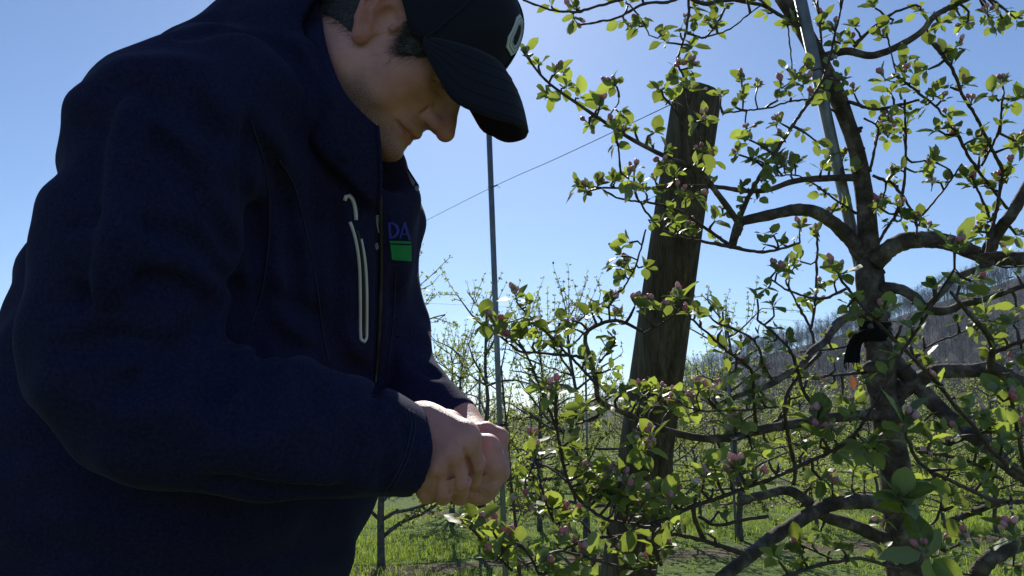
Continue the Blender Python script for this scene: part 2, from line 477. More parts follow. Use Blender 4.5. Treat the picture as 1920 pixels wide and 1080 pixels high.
# bare woods on the ridge
rg = np.random.default_rng(5)
protos = []
for k in range(7):
    V = []; F = []
    def bl(p, q, w0, w1):
        b = len(V); dx = np.array([1, 0, 0]) if abs((q - p)[0]) < abs((q - p)[2]) else np.array([0, 0, 1.0])
        dy = np.array([0, 1.0, 0])
        for e in (dx, dy):
            b = len(V); V.extend([p - e * w0, p + e * w0, q + e * w1, q - e * w1]); F.append((b, b + 1, b + 2, b + 3))
    top = np.array([rg.normal(0, .4), rg.normal(0, .4), 1.0 * 14])
    bl(np.zeros(3), top * .55, .075, .05); bl(top * .55, top, .05, .018)
    for i in range(17):
        t = rg.uniform(.22, .97); p = top * t; a_ = rg.uniform(0, 6.28); L_ = rg.uniform(2.2, 4.6) * (1.25 - t)
        q = p + np.array([math.cos(a_) * L_, math.sin(a_) * L_, L_ * rg.uniform(.7, 1.5)])
        bl(p, q, .045, .018)
        for _ in range(3):
            u = p + (q - p) * rg.uniform(.4, .9); a2 = rg.uniform(0, 6.28)
            bl(u, u + np.array([math.cos(a2), math.sin(a2), 1.1]) * L_ * .6, .030, .014)
    protos.append((np.array(V), np.array(F)))
VV = []; FF = []; n0 = 0
cnt = 0
while cnt < 3400:
    az = rg.uniform(R(-34), R(40)); d = HILL_D1 - 235 * rg.random() ** 1.9 + rg.normal(0, 4)
    hh_ = float(np.interp(960 + FPX * math.tan(az), RIDGE[:, 0], RIDGE[:, 1]))
    if rg.random() > .25 + hh_ / 200: continue
    if d < HILL_D0 + 40: continue
    z = float(hill_h(np.array(az), np.array(d)))
    pv, pf = protos[rg.integers(7)]
    s_ = rg.uniform(.5, 1.0) * (0.35 + .65 * min(1, hh_ / 120)); an = rg.uniform(0, 6.28); ca, sa = math.cos(an), math.sin(an)
    w = pv.copy(); w = np.stack([w[:, 0] * ca - w[:, 1] * sa, w[:, 0] * sa + w[:, 1] * ca, w[:, 2]], 1) * s_
    VV.append(w + [math.sin(az) * d, math.cos(az) * d, z - .3]); FF.append(pf + n0); n0 += len(pv); cnt += 1
m = mat('bare_woods', rough=0.95, spec=0.1)
n1 = noise(m, .045, 4, .6); c = ramp(m, [(.32, (0.018, 0.016, 0.021)), (.5, (.036, .031, .035)), (.62, (.052, .042, .042)), (.74, (.042, .045, .028))], n1.outputs[0])
lk(m, c.outputs[0], bsdf(m).inputs['Base Color'])
tag(link_mesh('bare_woods', quick_mesh('bare_woods', np.concatenate(VV), np.concatenate(FF), m)), 'bare leafless woods covering the far ridge', 'woods', None, 'stuff')

# ------------------------------------------------------------- post, poles, wires
pt, pb = P(1308, 168, 2.20), P(1178, 1075, 2.20)
ax = (pt - pb) / np.linalg.norm(pt - pb)
foot = pb - ax * (pb[2] / ax[2])
L_ = np.linalg.norm(pt - foot)
ns, nl = 40, 46
rg = np.random.default_rng(2)
u_ = np.cross(ax, [0, 1, 0]); u_ /= np.linalg.norm(u_); w_ = np.cross(ax, u_)
V = []; F = []
th = np.arange(ns) * 2 * math.pi / ns
grain = 0.0012 * np.sin(th * 9 + 1) + 0.0009 * np.sin(th * 17 + 2) + .0007 * np.sin(th * 31)
crack = {7: -.006, 22: -.004, 33: -.005}
hs_ = list(np.linspace(-.35, L_ - .012, nl)) + [L_ - .003, L_]
for j, h in enumerate(hs_):
    r0 = 0.0665 + (0.082 - 0.0665) * (1 - max(h, 0) / L_)
    r = r0 + grain + 0.0012 * np.sin(h * 5 + th * 3)
    for k, dpt in crack.items(): r[k] += dpt * (0.4 + .6 * math.sin(h * 2.1 + k) ** 2) * (h > .5)
    if j >= nl: r = r - (.003 if j == nl else .009)
    V.extend(foot + ax * (h + 0.006 * np.sin(th + 1)[:, None] * (j >= nl - 1)) + (np.cos(th) * r)[:, None] * u_ + (np.sin(th) * r)[:, None] * w_)
for j in range(len(hs_) - 1):
    for k in range(ns):
        k2 = (k + 1) % ns
        F.append((j * ns + k, j * ns + k2, (j + 1) * ns + k2, (j + 1) * ns + k))
V.append(foot + ax * (L_ - .002)); e = len(V) - 1; o = (len(hs_) - 1) * ns
for k in range(ns): F.append((e, o + k, o + (k + 1) % ns))
mb = MB(); mb.add(V, F)
q = mb.build('wooden_post', M['wood'], None, foot)
q.data.transform(Matrix.Identity(4))
tag(q, 'thick round weathered wooden post leaning behind the apple branches', 'post')

def conduit(name, a, b, r, label, group=None, n=10):
    mb = MB(); v, f = tube(np.array([a, a + (b - a) * .5, b]), r, n); mb.add(v, f)
    o = mb.build(name, M['steel'], None, a)
    return tag(o, label, 'pole', group)
ca, cb_ = P(916, 223, 3.6), P(945, 1000, 3.55)
dirp = (cb_ - ca) / (cb_ - ca)[2]
base_p = ca - dirp * ca[2]
conduit('metal_pole', base_p, ca, 0.0135, 'thin grey metal pole standing just right of the man\'s hands')
ta, tb = P(1492, -40, 1.64), P(1612, 500, 1.80)
td = (tb - ta) / (tb - ta)[2]
conduit('metal_pole', ta - td * ta[2] + np.array([0, .0, 0]), ta + td * 0.25, 0.0125, 'thin grey metal pole leaning along the upper trunk of the near apple tree')
def wire(name, pts, r, label, sag=0.0, group=None):
    pts = catmull(np.array(pts, float), .15)
    mb = MB(); v, f = tube(pts, r, 5); mb.add(v, f)
    return tag(mb.build(name, M['wire'], None, pts[0]), label, 'wire', group)
wa = P(1262, 194, 2.14); wb = P(921, 352, 3.585)
wdir = (wb - wa); far_end = wa + wdir * 3.6
tw = wire('trellis_wire', [wa, wa + wdir * .5 - [0, 0, .004], wb, wa + wdir * 2.2 - [0, 0, .02], far_end], 0.0013, 'thin taut wire running from the wooden post past the metal pole top')
# the twisted wire end at the pole
hx = []
for k in range(46):
    t = k / 45; c_ = wb - wdir / np.linalg.norm(wdir) * (.012 + .075 * t)
    hx.append(c_ + np.array([0, math.cos(k * 1.1), math.sin(k * 1.1)]) * .004)
hx.append(hx[-1] + np.array([.012, 0, -.012]))
mb = MB(); v, f = tube(np.array([wb + [-.016, .0, .0], wb + [-.012, -.016, .001], wb + [.014, -.016, -.002]] + hx), .0011, 5); mb.add(v, f)
mb.build('wire_twist', M['wire'], tw, wa)
# a chain of black plastic links tying the pole to the trunk behind it
ch = empty('tie_chain', P(945, 797, 3.55))
tag(ch, 'black plastic chain tie around the metal pole beside the hands', 'chain')
cb0, cb1 = P(946, 796, 3.53), P(872, 799, 3.75)
nl_ = 13
for k in range(nl_):
    c_ = cb0 + (cb1 - cb0) * ((k + .5) / nl_) - np.array([0, 0, .012 * math.sin(math.pi * k / nl_)])
    dr = (cb1 - cb0) / np.linalg.norm(cb1 - cb0)
    sd = np.array([0, 0, 1.0]) if k % 2 == 0 else np.cross(dr, [0, 0, 1.0])
    pts = [c_ + dr * .0105 * math.cos(a_) + sd * .0052 * math.sin(a_) for a_ in np.linspace(0, 2 * math.pi, 11)]
    mb = MB(); v, f = tube(np.array(pts), .0018, 4, cap=False); mb.add(v, f); mb.build('link', M['black_plastic'], ch, np.array(ch.location))
mb = MB(); pts = [P(945, 797, 3.55) + np.array([math.cos(a_) * .018, math.sin(a_) * .018, 0]) for a_ in np.linspace(0, 2 * math.pi, 13)]
v, f = tube(np.array(pts), .006, 6, cap=False); mb.add(v, f); mb.build('loop', M['black_plastic'], ch, np.array(ch.location))

# air: thin even haze over the whole valley
bm = bmesh.new()
bmesh.ops.create_cube(bm, size=1.0)
for v_ in bm.verts: v_.co = Vector((v_.co.x * 1900, v_.co.y * 1120 + 430, -2.0 + (v_.co.z + .5) * 125))
me = bpy.data.meshes.new('haze'); bm.to_mesh(me); bm.free()
m = bpy.data.materials.new('air'); m.use_nodes = True; m.node_tree.nodes.clear()
o_ = m.node_tree.nodes.new('ShaderNodeOutputMaterial'); pv = m.node_tree.nodes.new('ShaderNodeVolumePrincipled')
pv.inputs['Color'].default_value = (0.62, 0.80, 1.0, 1); pv.inputs['Density'].default_value = 0.00016; pv.inputs['Anisotropy'].default_value = 0.35
m.node_tree.links.new(pv.outputs[0], o_.inputs['Volume'])
me.materials.append(m)
haze = link_mesh('haze', me); haze['kind'] = 'stuff'

# =================================================================== orchard rows behind
def proto_tree(seed, near=True):
    r = np.random.default_rng(seed)
    Ht = r.uniform(2.35, 2.75)
    trunk = [np.array([0, 0, -.05])]
    p = np.array([0, 0, 0.0]); lean = r.normal(0, .03, 2)
    for z in np.linspace(.25, Ht * .86, 8):
        p = np.array([lean[0] * z + r.normal(0, .022), lean[1] * z + r.normal(0, .022), z]); trunk.append(p)
    T = catmull(np.array(trunk), .12)
    tr = np.interp(T[:, 2], [-.05, .1, .5, Ht], [.042, .033, .028, .007])
    tmb = MB(); v, f = tube(T, tr, 8, jitter=.08, rng=r); tmb.add(v, f)
    branches = []; LP = []          # leaf tuft places (point, direction)
    nb = int(r.integers(21, 25))
    az0 = r.uniform(0, 6.28)
    for i in range(nb):
        z = .38 + (Ht * .9 - .38) * (i / nb) ** 1.35 + r.normal(0, .05)
        a = az0 + i * 2.4 + r.normal(0, .35)
        L = (1.15 - .78 * (z / Ht)) * r.uniform(.75, 1.15)
        k = np.argmin(np.abs(T[:, 2] - z)); s = T[k]
        el = r.uniform(.05, .45) + .35 * (z / Ht)
        d = np.array([math.cos(a) * math.cos(el), math.sin(a) * math.cos(el), math.sin(el)])
        pts = [s]; q = s.copy()
        for j in range(6):
            d = d + np.array([0, 0, r.normal(-.02, .12)]) + r.normal(0, .10, 3); d /= np.linalg.norm(d)
            q = q + d * L / 6; pts.append(q.copy())
        B = catmull(np.array(pts), .09); br = np.linspace(.020 - .010 * z / Ht, .005, len(B))
        bm_ = MB(); v, f = tube(B, br, 5, jitter=.08, rng=r); bm_.add(v, f)
        for j in range(1, len(B), 1):
            if r.random() < .85:
                sd = np.array([r.normal(0, .55), r.normal(0, .55), r.uniform(.35, 1.3) * r.choice([1, 1, 1, -.4])]) + d * .45
                sd /= np.linalg.norm(sd)
                Ls = r.uniform(.08, .42) * (1.15 if z > Ht * .6 else 1)
                S = [B[j], B[j] + sd * Ls * .5 + r.normal(0, .015, 3), B[j] + sd * Ls + np.array([0, 0, .03]) + r.normal(0, .02, 3)]
                S = catmull(np.array(S), .07)
                v, f = tube(S, np.linspace(.0045, .002, len(S)), 4, cap=False); bm_.add(v, f)
                nn = max(2, int(Ls / .045))
                for t in np.linspace(.15, 1, nn):
                    q2 = S[min(len(S) - 1, int(t * (len(S) - 1) + .5))] + r.normal(0, .008, 3); LP.append((q2, sd))
            else: LP.append((B[j] + r.normal(0, .01, 3), d))
        branches.append(bm_)
    for t in range(7):          # upright leaders
        s = T[-1 - int(r.integers(0, 4))]; sd = np.array([r.normal(0, .3), r.normal(0, .3), 1]); Ls = r.uniform(.25, .65)
        S = catmull(np.array([s, s + sd * Ls * .5 + r.normal(0, .02, 3), s + sd * Ls]), .07)
        v, f = tube(S, np.linspace(.006, .002, len(S)), 4, cap=False); tmb.add(v, f)
        for q2 in S[1:]: LP.append((q2, sd))
    V = []; F = []
    for q, d in LP:
        hi = q[2] > 1.25
        for _ in range(int(r.integers(4, 8) if hi else r.integers(8, 14))):
            ld = d * .35 + r.normal(0, .6, 3) + np.array([0, 0, .35]); ld /= np.linalg.norm(ld)
            sd = np.cross(ld, r.normal(0, 1, 3)); sd /= np.linalg.norm(sd) + 1e-9
            n_ = np.cross(ld, sd)
            L = r.uniform(.017, .034) if hi else r.uniform(.018, .040); w = L * r.uniform(.24, .34)
            b = len(V); o = q + ld * .006
            V += [o, o + ld * L * .45 + sd * w + n_ * w * .35, o + ld * L - n_ * L * .15, o + ld * L * .45 - sd * w + n_ * w * .35]
            F += [(b, b + 1, b + 2), (b, b + 2, b + 3)]
    return Ht, tmb, branches, np.array(V), np.array(F)

BGP = []
for k in range(6):
    Ht, tmb, br, V, F = proto_tree(100 + k)
    BGP.append((tmb.mesh('trunk', M['bg_bark']), [b.mesh('branch', M['bg_bark']) for b in br], quick_mesh('foliage', V, F, M['bg_leaf'])))
allb = []
for k, (t_me, b_mes, f_me) in enumerate(BGP):       # one mesh of all branches for the far copies
    bm = bmesh.new()
    for b in b_mes: bm.from_mesh(b)
    me = bpy.data.meshes.new('branches'); bm.to_mesh(me); bm.free(); me.materials.append(M['bg_bark'])
    for p_ in me.polygons: p_.use_smooth = True
    allb.append(me)
rg = np.random.default_rng(77)
ORD = ['first', 'second', 'third', 'fourth', 'fifth', 'sixth', 'seventh', 'eighth', 'ninth', 'tenth', 'eleventh', 'twelfth', 'thirteenth', 'fourteenth', 'fifteenth']
def bg_tree(x, y, near, label, group, sc=1.0, k=None, rz=None):
    k = int(rg.integers(len(BGP))) if k is None else k
    t = empty('apple_tree', (x, y, 0.0), rg.uniform(0, 6.28) if rz is None else rz)
    t.scale = (sc, sc, sc * rg.uniform(.94, 1.08))
    tag(t, label, 'tree', group)
    def ch(nm, me, kind=None):
        o = bpy.data.objects.new(nm, me); o.parent = t; col.objects.link(o)
        if kind: o['kind'] = kind
    ch('trunk', BGP[k][0])
    if near:
        for b in BGP[k][1]: ch('branch', b)
    else: ch('branches', allb[k])
    ch('foliage', BGP[k][2], 'stuff')
    return t
def gpt(px, py):
    d = CAM[2] / ((py - 800.6) / FPX)
    return (px - 960) / FPX * d, d
# the trees whose trunks can be told apart
near_specs = [(727, 1052, 'young apple tree with a slim grey trunk standing between the man\'s jacket and his hands'),
              (912, 1020, 'tall airy apple tree rising behind the hands and the thin metal pole'),
              (853, 975, 'small dark apple trunk glimpsed just below the hands'),
              (1092, 1024, 'airy apple tree seen just left of the wooden post'),
              (1372, 1008, 'apple tree with a dark trunk right of the wooden post'),
              (1640, 996, 'apple tree in the row directly behind the near trunk'),
              (1835, 990, 'apple tree with a pale low limb at the right edge of the grass')]
for px, py, lb in near_specs:
    x, y = gpt(px, py)
    bg_tree(x, y, True, lb, 'apple trees in the first row behind', 1.0 if px < 1450 else .74)
for px, py, lb in ((1240, 1000, 'apple tree hidden mostly behind the wooden post'), (1510, 985, 'leafy apple tree left of the near trunk, one row back'), (1740, 978, 'leafy apple tree just right of the near trunk, one row back'),
                   (1905, 975, 'leafy apple tree cut off by the right edge, one row back'), (560, 1040, 'apple tree hidden mostly behind the man\'s jacket'), (1010, 985, 'leafy apple tree between metal pole and wooden post, set back a little'),
                   (1300, 962, 'slim apple tree at the right flank of the wooden post, set back a little')):
    x, y = gpt(px, py)
    bg_tree(x, y, True, lb, 'apple trees in the first row behind', .95 if px < 1150 else .72)
def zone(px):
    if px < 800: return "left of the man's hands"
    if px < 930: return 'just left of the thin metal pole'
    if px < 1060: return 'just right of the thin metal pole'
    if px < 1180: return 'just left of the wooden post'
    if px < 1300: return 'behind the wooden post'
    if px < 1450: return 'just right of the wooden post'
    if px < 1600: return 'just left of the near trunk'
    if px < 1720: return 'behind the near trunk'
    if px < 1830: return 'just right of the near trunk'
    return 'at the right edge of the photo'
FAR = []
for row in range(1, 13):
    y0 = ROW0 + .2 + ROW_GAP * row * (1 + .03 * row)
    step = 1.25 + .13 * row
    xs = np.arange(-0.34 * y0 - 1, .86 * y0 + 3, step)
    for x in xs:
        xx = x + rg.normal(0, .12); yy = y0 + ROW_SLOPE * xx + rg.normal(0, .1)
        if yy < 9.6 or xx / yy < -.20 or xx / yy > .675: continue
        FAR.append((row, zone(960 + FPX * xx / yy), xx, yy))
ORD2 = ['leftmost', 'second', 'third', 'fourth', 'fifth', 'sixth']
for k, (row, z_, xx, yy) in enumerate(FAR):
    same = sorted(q[2] / q[3] for q in FAR if q[:2] == (row, z_))
    lb = 'apple tree, %s row back, %s' % (ORD[row], z_)
    if len(same) > 1:
        n_ = same.index(xx / yy)
        lb += ', ' + ('left one' if n_ == 0 else 'right one' if n_ == len(same) - 1 else ['', 'second', 'third', 'fourth', 'fifth', 'sixth'][n_] + ' from left')
    bg_tree(xx, yy, False, lb, 'apple trees in the far rows', rg.uniform(.74, .92))
# support poles and wires of the rows behind
for px, py, top, wh in ((896, 1018, 684, 'right above the hands'), (1357, 1010, 622, 'just right of the wooden post'), (1093, 1010, 640, 'left of the wooden post'), (1640, 1000, 560, 'behind the near trunk')):
    x, y = gpt(px, py)
    h = CAM[2] + (800.6 - top) / FPX * y
    conduit('support_pole', np.array([x + .03, y - .04, -.05]), np.array([x + .02, y - .04, h]), .0125, 'thin steel support pole in the row behind, ' + wh, 'support poles in the row behind', 6)
for z in (1.55, 2.25):
    a = np.array([-1.6, ROW0 + .2 - ROW_SLOPE * 1.6, z]); b = np.array([9.0, ROW0 + .2 + ROW_SLOPE * 9.0, z + .05])
    wire('row_wire', [a, (a + b) / 2 - [0, 0, .03], b], .0012, 'upper thin wire strung along the row behind' if z > 2 else 'lower thin wire strung along the row behind')

# a young stem beside the metal pole
sp = empty('apple_sapling', P(978, 1075, 3.75)); SB = np.array(sp.location)
tag(sp, 'slim dark red young stem growing close beside the thin metal pole', 'sapling')
stem = catmull(np.array([P(985, 1240, 3.78), P(972, 1040, 3.74), P(958, 900, 3.70), P(952, 820, 3.70), P(944, 740, 3.70), P(940, 690, 3.69)]), .06)
mb = MB(); v, f = tube(stem, np.linspace(.011, .004, len(stem)), 7, jitter=.08); mb.add(v, f); mb.build('stem', M['twig'], sp, SB)
r = np.random.default_rng(9); V = []; F = []
for k, q in enumerate(stem[4:]):
    if k % 2: continue
    dr = np.array([r.normal(0, 1), r.normal(0, .6), .6]); dr /= np.linalg.norm(dr); L = r.uniform(.05, .22)
    tw_ = np.array([q, q + dr * L * .5 + [0, 0, .01], q + dr * L + [0, 0, .04]])
    mb = MB(); v, f = tube(tw_, [.004, .003, .002], 5); mb.add(v, f); mb.build('twig', M['twig'], sp, SB)
    for t in (0.5, 1, 1, 1, .8, .8):
        o_ = tw_[0] * (1 - t) + tw_[2] * t; ld = dr + r.normal(0, .7, 3) + [0, 0, .3]; ld /= np.linalg.norm(ld); sd = np.cross(ld, r.normal(0, 1, 3)); sd /= np.linalg.norm(sd); L2 = r.uniform(.02, .036); w = L2 * .3; n_ = np.cross(ld, sd); b = len(V)
        V += [o_, o_ + ld * L2 * .45 + sd * w + n_ * w * .3, o_ + ld * L2, o_ + ld * L2 * .45 - sd * w + n_ * w * .3]; F += [(b, b + 1, b + 2), (b, b + 2, b + 3)]
o = link_mesh('foliage', quick_mesh('foliage', V, F, M['bg_leaf']), sp, SB); o['kind'] = 'stuff'

# =================================================================== the near apple tree
# limbs: points (pixel x, pixel y) with the distance at both ends and the thickness in pixels at both ends
LIMBS = [
 # heavy limbs
 ([(1640,492),(1673,463),(1713,450),(1773,453),(1823,472),(1857,483),(1925,484),(2010,470)], 1.72, 1.60, 38, 24),
 ([(1849,482),(1867,440),(1898,400),(1925,350),(1960,290)], 1.63, 1.55, 26, 18),
 ([(1618,482),(1587,440),(1542,404),(1498,393),(1440,404),(1407,411),(1386,420),(1371,464)], 1.74, 1.66, 32, 17),
 ([(1653,540),(1690,543),(1717,560),(1740,580),(1773,583),(1807,570),(1840,563),(1917,537),(1960,520)], 1.72, 1.50, 24, 7),
 ([(1738,576),(1767,547),(1793,520),(1840,503),(1860,490)], 1.66, 1.63, 12, 14),
 ([(1625,585),(1583,597),(1560,620),(1543,643),(1520,660),(1503,683),(1467,707),(1440,723),(1390,740),(1340,762)], 1.72, 1.50, 20, 9),
 ([(1680,740),(1723,713),(1757,697),(1823,695),(1857,690),(1887,703),(1920,717),(1980,735)], 1.72, 1.60, 32, 24),
 ([(1668,672),(1723,725),(1757,762),(1800,798),(1859,844),(1896,878),(1950,915)], 1.75, 1.50, 34, 26),
 ([(1655,776),(1572,781),(1503,792),(1440,803),(1405,812),(1373,820),(1317,822),(1263,811),(1229,800),(1181,778),(1137,760),(1121,746),(1117,715),(1108,675),(1097,640),(1103,620),(1127,607),(1143,602),(1167,603),(1207,623)], 1.72, 1.42, 24, 6),
 ([(1207,625),(1247,603),(1273,583)], 1.42, 1.40, 6, 4),
 ([(1667,951),(1635,941),(1591,941),(1550,948),(1503,973),(1440,1014),(1399,1048),(1350,1085)], 1.70, 1.50, 30, 24),
 ([(1685,1022),(1635,1001),(1591,982),(1544,967),(1503,932),(1471,919),(1427,929),(1386,936)], 1.74, 1.60, 30, 16),
 ([(1833,1078),(1855,1048),(1887,1030),(1925,1014),(1990,990)], 1.55, 1.50, 32, 30),
 ([(1605,334),(1587,333),(1498,338),(1440,356),(1398,358),(1349,351),(1291,349),(1202,353),(1130,352)], 1.72, 1.58, 15, 4),
 ([(1540,108),(1587,96),(1636,104),(1689,84),(1729,58),(1751,31),(1791,9),(1840,-15)], 1.70, 1.62, 17, 10),
 ([(1600,88),(1636,53),(1680,22),(1716,9)], 1.68, 1.62, 9, 5),
 # thinner boughs
 ([(1382,440),(1384,418),(1336,351),(1309,320),(1238,289),(1171,253),(1091,200),(1024,151),(980,96)], 1.66, 1.36, 14, 4),
 ([(1378,450),(1389,404),(1415,347),(1440,307),(1489,231),(1529,173),(1547,138),(1560,89),(1578,9),(1585,-30)], 1.66, 1.55, 12, 4),
 ([(1371,462),(1340,440),(1264,391),(1167,373),(1131,356)], 1.66, 1.52, 9, 4),
 ([(1371,464),(1353,458),(1291,449),(1242,431),(1211,396),(1189,360)], 1.66, 1.50, 9, 4),
 ([(1371,462),(1420,472),(1460,468),(1500,455)], 1.66, 1.70, 9, 5),
 ([(1298,284),(1287,249),(1269,213),(1242,178)], 1.55, 1.50, 5, 3),
 ([(1318,262),(1295,209),(1282,147),(1271,116),(1282,76),(1291,27),(1291,-20)], 1.58, 1.62, 5, 6),
 ([(1164,324),(1158,267),(1144,218),(1160,191),(1158,164)], 1.46, 1.42, 5, 3),
 ([(980,0),(1033,18),(1082,22),(1136,7),(1180,-6)], 1.5, 1.55, 4, 7),
 ([(1087,47),(1158,33),(1207,7),(1251,4),(1300,-15)], 1.52, 1.60, 4, 8),
 ([(1180,8),(1205,40),(1217,66)], 1.55, 1.5, 4, 3),
 ([(1287,62),(1322,69),(1349,36),(1358,18)], 1.6, 1.62, 5, 5),
 ([(1322,69),(1362,58),(1400,30),(1432,5)], 1.6, 1.62, 4, 3),
 ([(1280,-12),(1318,7),(1349,2),(1371,0),(1424,9),(1460,27),(1500,50)], 1.62, 1.68, 10, 8),
 ([(1591,191),(1640,204),(1689,196),(1724,187)], 1.70, 1.62, 9, 5),
 ([(1590,225),(1530,190),(1489,189),(1440,202),(1355,212)], 1.72, 1.66, 5, 4),
 ([(1804,178),(1827,213),(1849,258),(1876,311),(1880,324),(1867,400),(1849,480)], 1.50, 1.62, 6, 9),
 ([(1751,82),(1785,130),(1804,178)], 1.47, 1.5, 9, 7),
 ([(1880,185),(1871,249),(1840,311)], 1.48, 1.56, 5, 6),
 ([(1796,253),(1822,302),(1858,351),(1889,391)], 1.55, 1.62, 7, 7),
 ([(1672,140),(1693,151),(1760,204)], 1.60, 1.56, 7, 5),
 ([(1696,187),(1698,284),(1689,378),(1653,444),(1640,470)], 1.62, 1.70, 5, 7),
 ([(1631,322),(1640,280),(1646,240),(1620,222)], 1.7, 1.66, 7, 4),
 ([(1636,329),(1680,351),(1716,409),(1718,445)], 1.70, 1.66, 7, 5),
 ([(1729,404),(1769,356),(1804,307)], 1.64, 1.58, 5, 4),
 ([(1822,329),(1858,413),(1872,440)], 1.58, 1.62, 5, 7),
 ([(1662,62),(1680,138)], 1.64, 1.62, 4, 3),
 ([(1533,0),(1542,98)], 1.66, 1.69, 5, 5),
 ([(1476,30),(1487,151)], 1.68, 1.62, 4, 3),
 ([(1473,527),(1500,580),(1520,617),(1528,650)], 1.85, 1.75, 4, 7),
 ([(1532,430),(1532,477),(1528,573),(1520,617)], 1.8, 1.75, 5, 6),
 ([(1420,600),(1457,630),(1483,660),(1497,700),(1507,733),(1530,770)], 1.52, 1.6, 5, 9),
 ([(1540,660),(1493,710),(1473,753),(1475,800),(1490,875),(1488,910)], 1.62, 1.66, 9, 9),
 ([(1440,800),(1475,772),(1480,740)], 1.68, 1.64, 6, 6),
 # long shoots nearer to the camera
 ([(1790,505),(1767,540),(1727,607),(1693,657),(1670,703),(1640,757),(1604,812),(1569,841),(1503,872),(1440,900),(1392,916),(1351,932),(1288,954),(1222,985)], 1.12, 1.30, 6, 10),
 ([(1590,540),(1613,570),(1667,627),(1713,673),(1753,713),(1790,760),(1827,800),(1859,844),(1906,880),(1960,915)], 1.15, 1.40, 6, 11),
 ([(1783,548),(1807,577),(1857,637),(1857,690)], 1.20, 1.5, 6, 14),
 ([(1862,662),(1890,650),(1925,636)], 1.5, 1.45, 10, 8),
 ([(905,608),(934,627),(958,646),(975,659),(1021,662),(1095,670)], 1.28, 1.40, 5, 7),
 ([(968,565),(980,580),(1010,610),(1040,640),(1080,680),(1120,722)], 1.34, 1.42, 4, 7),
 ([(972,640),(980,650),(1000,693),(1023,753),(1043,803),(1056,872),(1074,919),(1106,954),(1144,976),(1185,982),(1213,989),(1240,984)], 1.28, 1.30, 5, 9),
 ([(1041,738),(1043,800)], 1.20, 1.30, 8, 9),
 ([(1143,600),(1143,570),(1167,543),(1190,503),(1203,460),(1211,430)], 1.42, 1.50, 5, 4),
 ([(1123,680),(1150,647)], 1.42, 1.40, 5, 4),
 ([(1300,600),(1310,610),(1363,657),(1407,693),(1413,740),(1417,800),(1420,812)], 1.46, 1.60, 5, 9),
 ([(1347,607),(1397,627),(1420,647),(1433,687),(1450,715)], 1.44, 1.52, 5, 6),
 ([(1460,763),(1380,770),(1313,770)], 1.52, 1.46, 5, 4),
 ([(1400,1040),(1358,1026),(1320,1014),(1279,1004),(1248,1001),(1200,1003),(1112,1009),(1074,1023),(1024,1042),(985,1058)], 1.50, 1.25, 12, 5),
 ([(1320,1012),(1306,985),(1300,955)], 1.48, 1.38, 12, 10),
 ([(1310,968),(1345,985),(1392,975),(1440,968)], 1.48, 1.55, 8, 8),
 ([(1465,1083),(1522,1064),(1575,1052),(1616,1047),(1654,1058),(1690,1068)], 1.40, 1.60, 8, 8),
 ([(1481,1014),(1520,1030),(1560,1048)], 1.5, 1.42, 4, 5),
 ([(1707,831),(1714,853),(1742,882),(1780,900),(1840,929),(1874,940),(1930,941)], 1.15, 1.30, 8, 10),
 ([(1780,834),(1818,819),(1843,811),(1900,813)], 1.45, 1.40, 8, 6),
 ([(1722,847),(1780,856),(1833,872),(1880,900)], 1.35, 1.45, 7, 9),
 ([(1772,895),(1761,960),(1748,982),(1720,982),(1700,975)], 1.22, 1.25, 6, 5),
 ([(1750,985),(1762,1030)], 1.24, 1.22, 5, 4),
 ([(1774,985),(1799,970),(1833,957),(1874,941)], 1.6, 1.45, 16, 12),
 ([(1896,745),(1908,810),(1922,880)], 1.10, 1.15, 8, 9),
 ([(1440,707),(1523,707),(1628,698)], 1.66, 1.72, 4, 7),
 ([(1620,640),(1560,655),(1500,660)], 1.75, 1.7, 5, 4),
 ([(1225,985),(1225,1020),(1240,1060)], 1.32, 1.34, 6, 10),
 ([(985,1060),(1040,1035),(1080,1040),(1160,1062),(1230,1072)], 1.2, 1.35, 5, 8),
 ([(930,1052),(960,1020),(985,1030),(1010,1075)], 1.12, 1.15, 5, 6),
 ([(880,985),(905,1015),(935,1045),(960,1070)], 1.15, 1.18, 5, 7),
 ([(985,900),(1010,870),(1060,900),(1080,940)], 1.35, 1.32, 4, 5),
 ([(1000,850),(1008,880),(1020,930),(1042,985),(1080,1035)], 1.40, 1.38, 5, 6),
 ([(1080,795),(1110,785),(1137,768)], 1.38, 1.42, 5, 5),
 ([(1895,470),(1830,480),(1880,500),(1920,500)], 1.5, 1.45, 5, 4),
 ([(1690,700),(1740,650),(1800,625),(1850,600)], 1.7, 1.6, 6, 3),
 ([(1590,540),(1540,560),(1480,545),(1440,520)], 1.75, 1.66, 7, 4),
 ([(1605,400),(1560,370),(1500,330),(1460,330)], 1.74, 1.60, 6, 3),
]
TRUNK = [(1745,1330,1.76,92),(1722,1180,1.75,86),(1700,1080,1.74,80),(1690,1000,1.735,74),(1680,900,1.73,66),(1665,800,1.73,68),(1655,720,1.73,62),(1647,650,1.73,58),(1640,590,1.735,56),(1630,520,1.74,60),(1628,470,1.74,54),(1624,390,1.74,40),(1607,285,1.73,36),(1585,220,1.72,36),(1560,160,1.71,36),(1532,105,1.70,38),(1497,40,1.69,34),(1465,-5,1.69,32),(1440,-70,1.69,28),(1425,-160,1.70,18)]
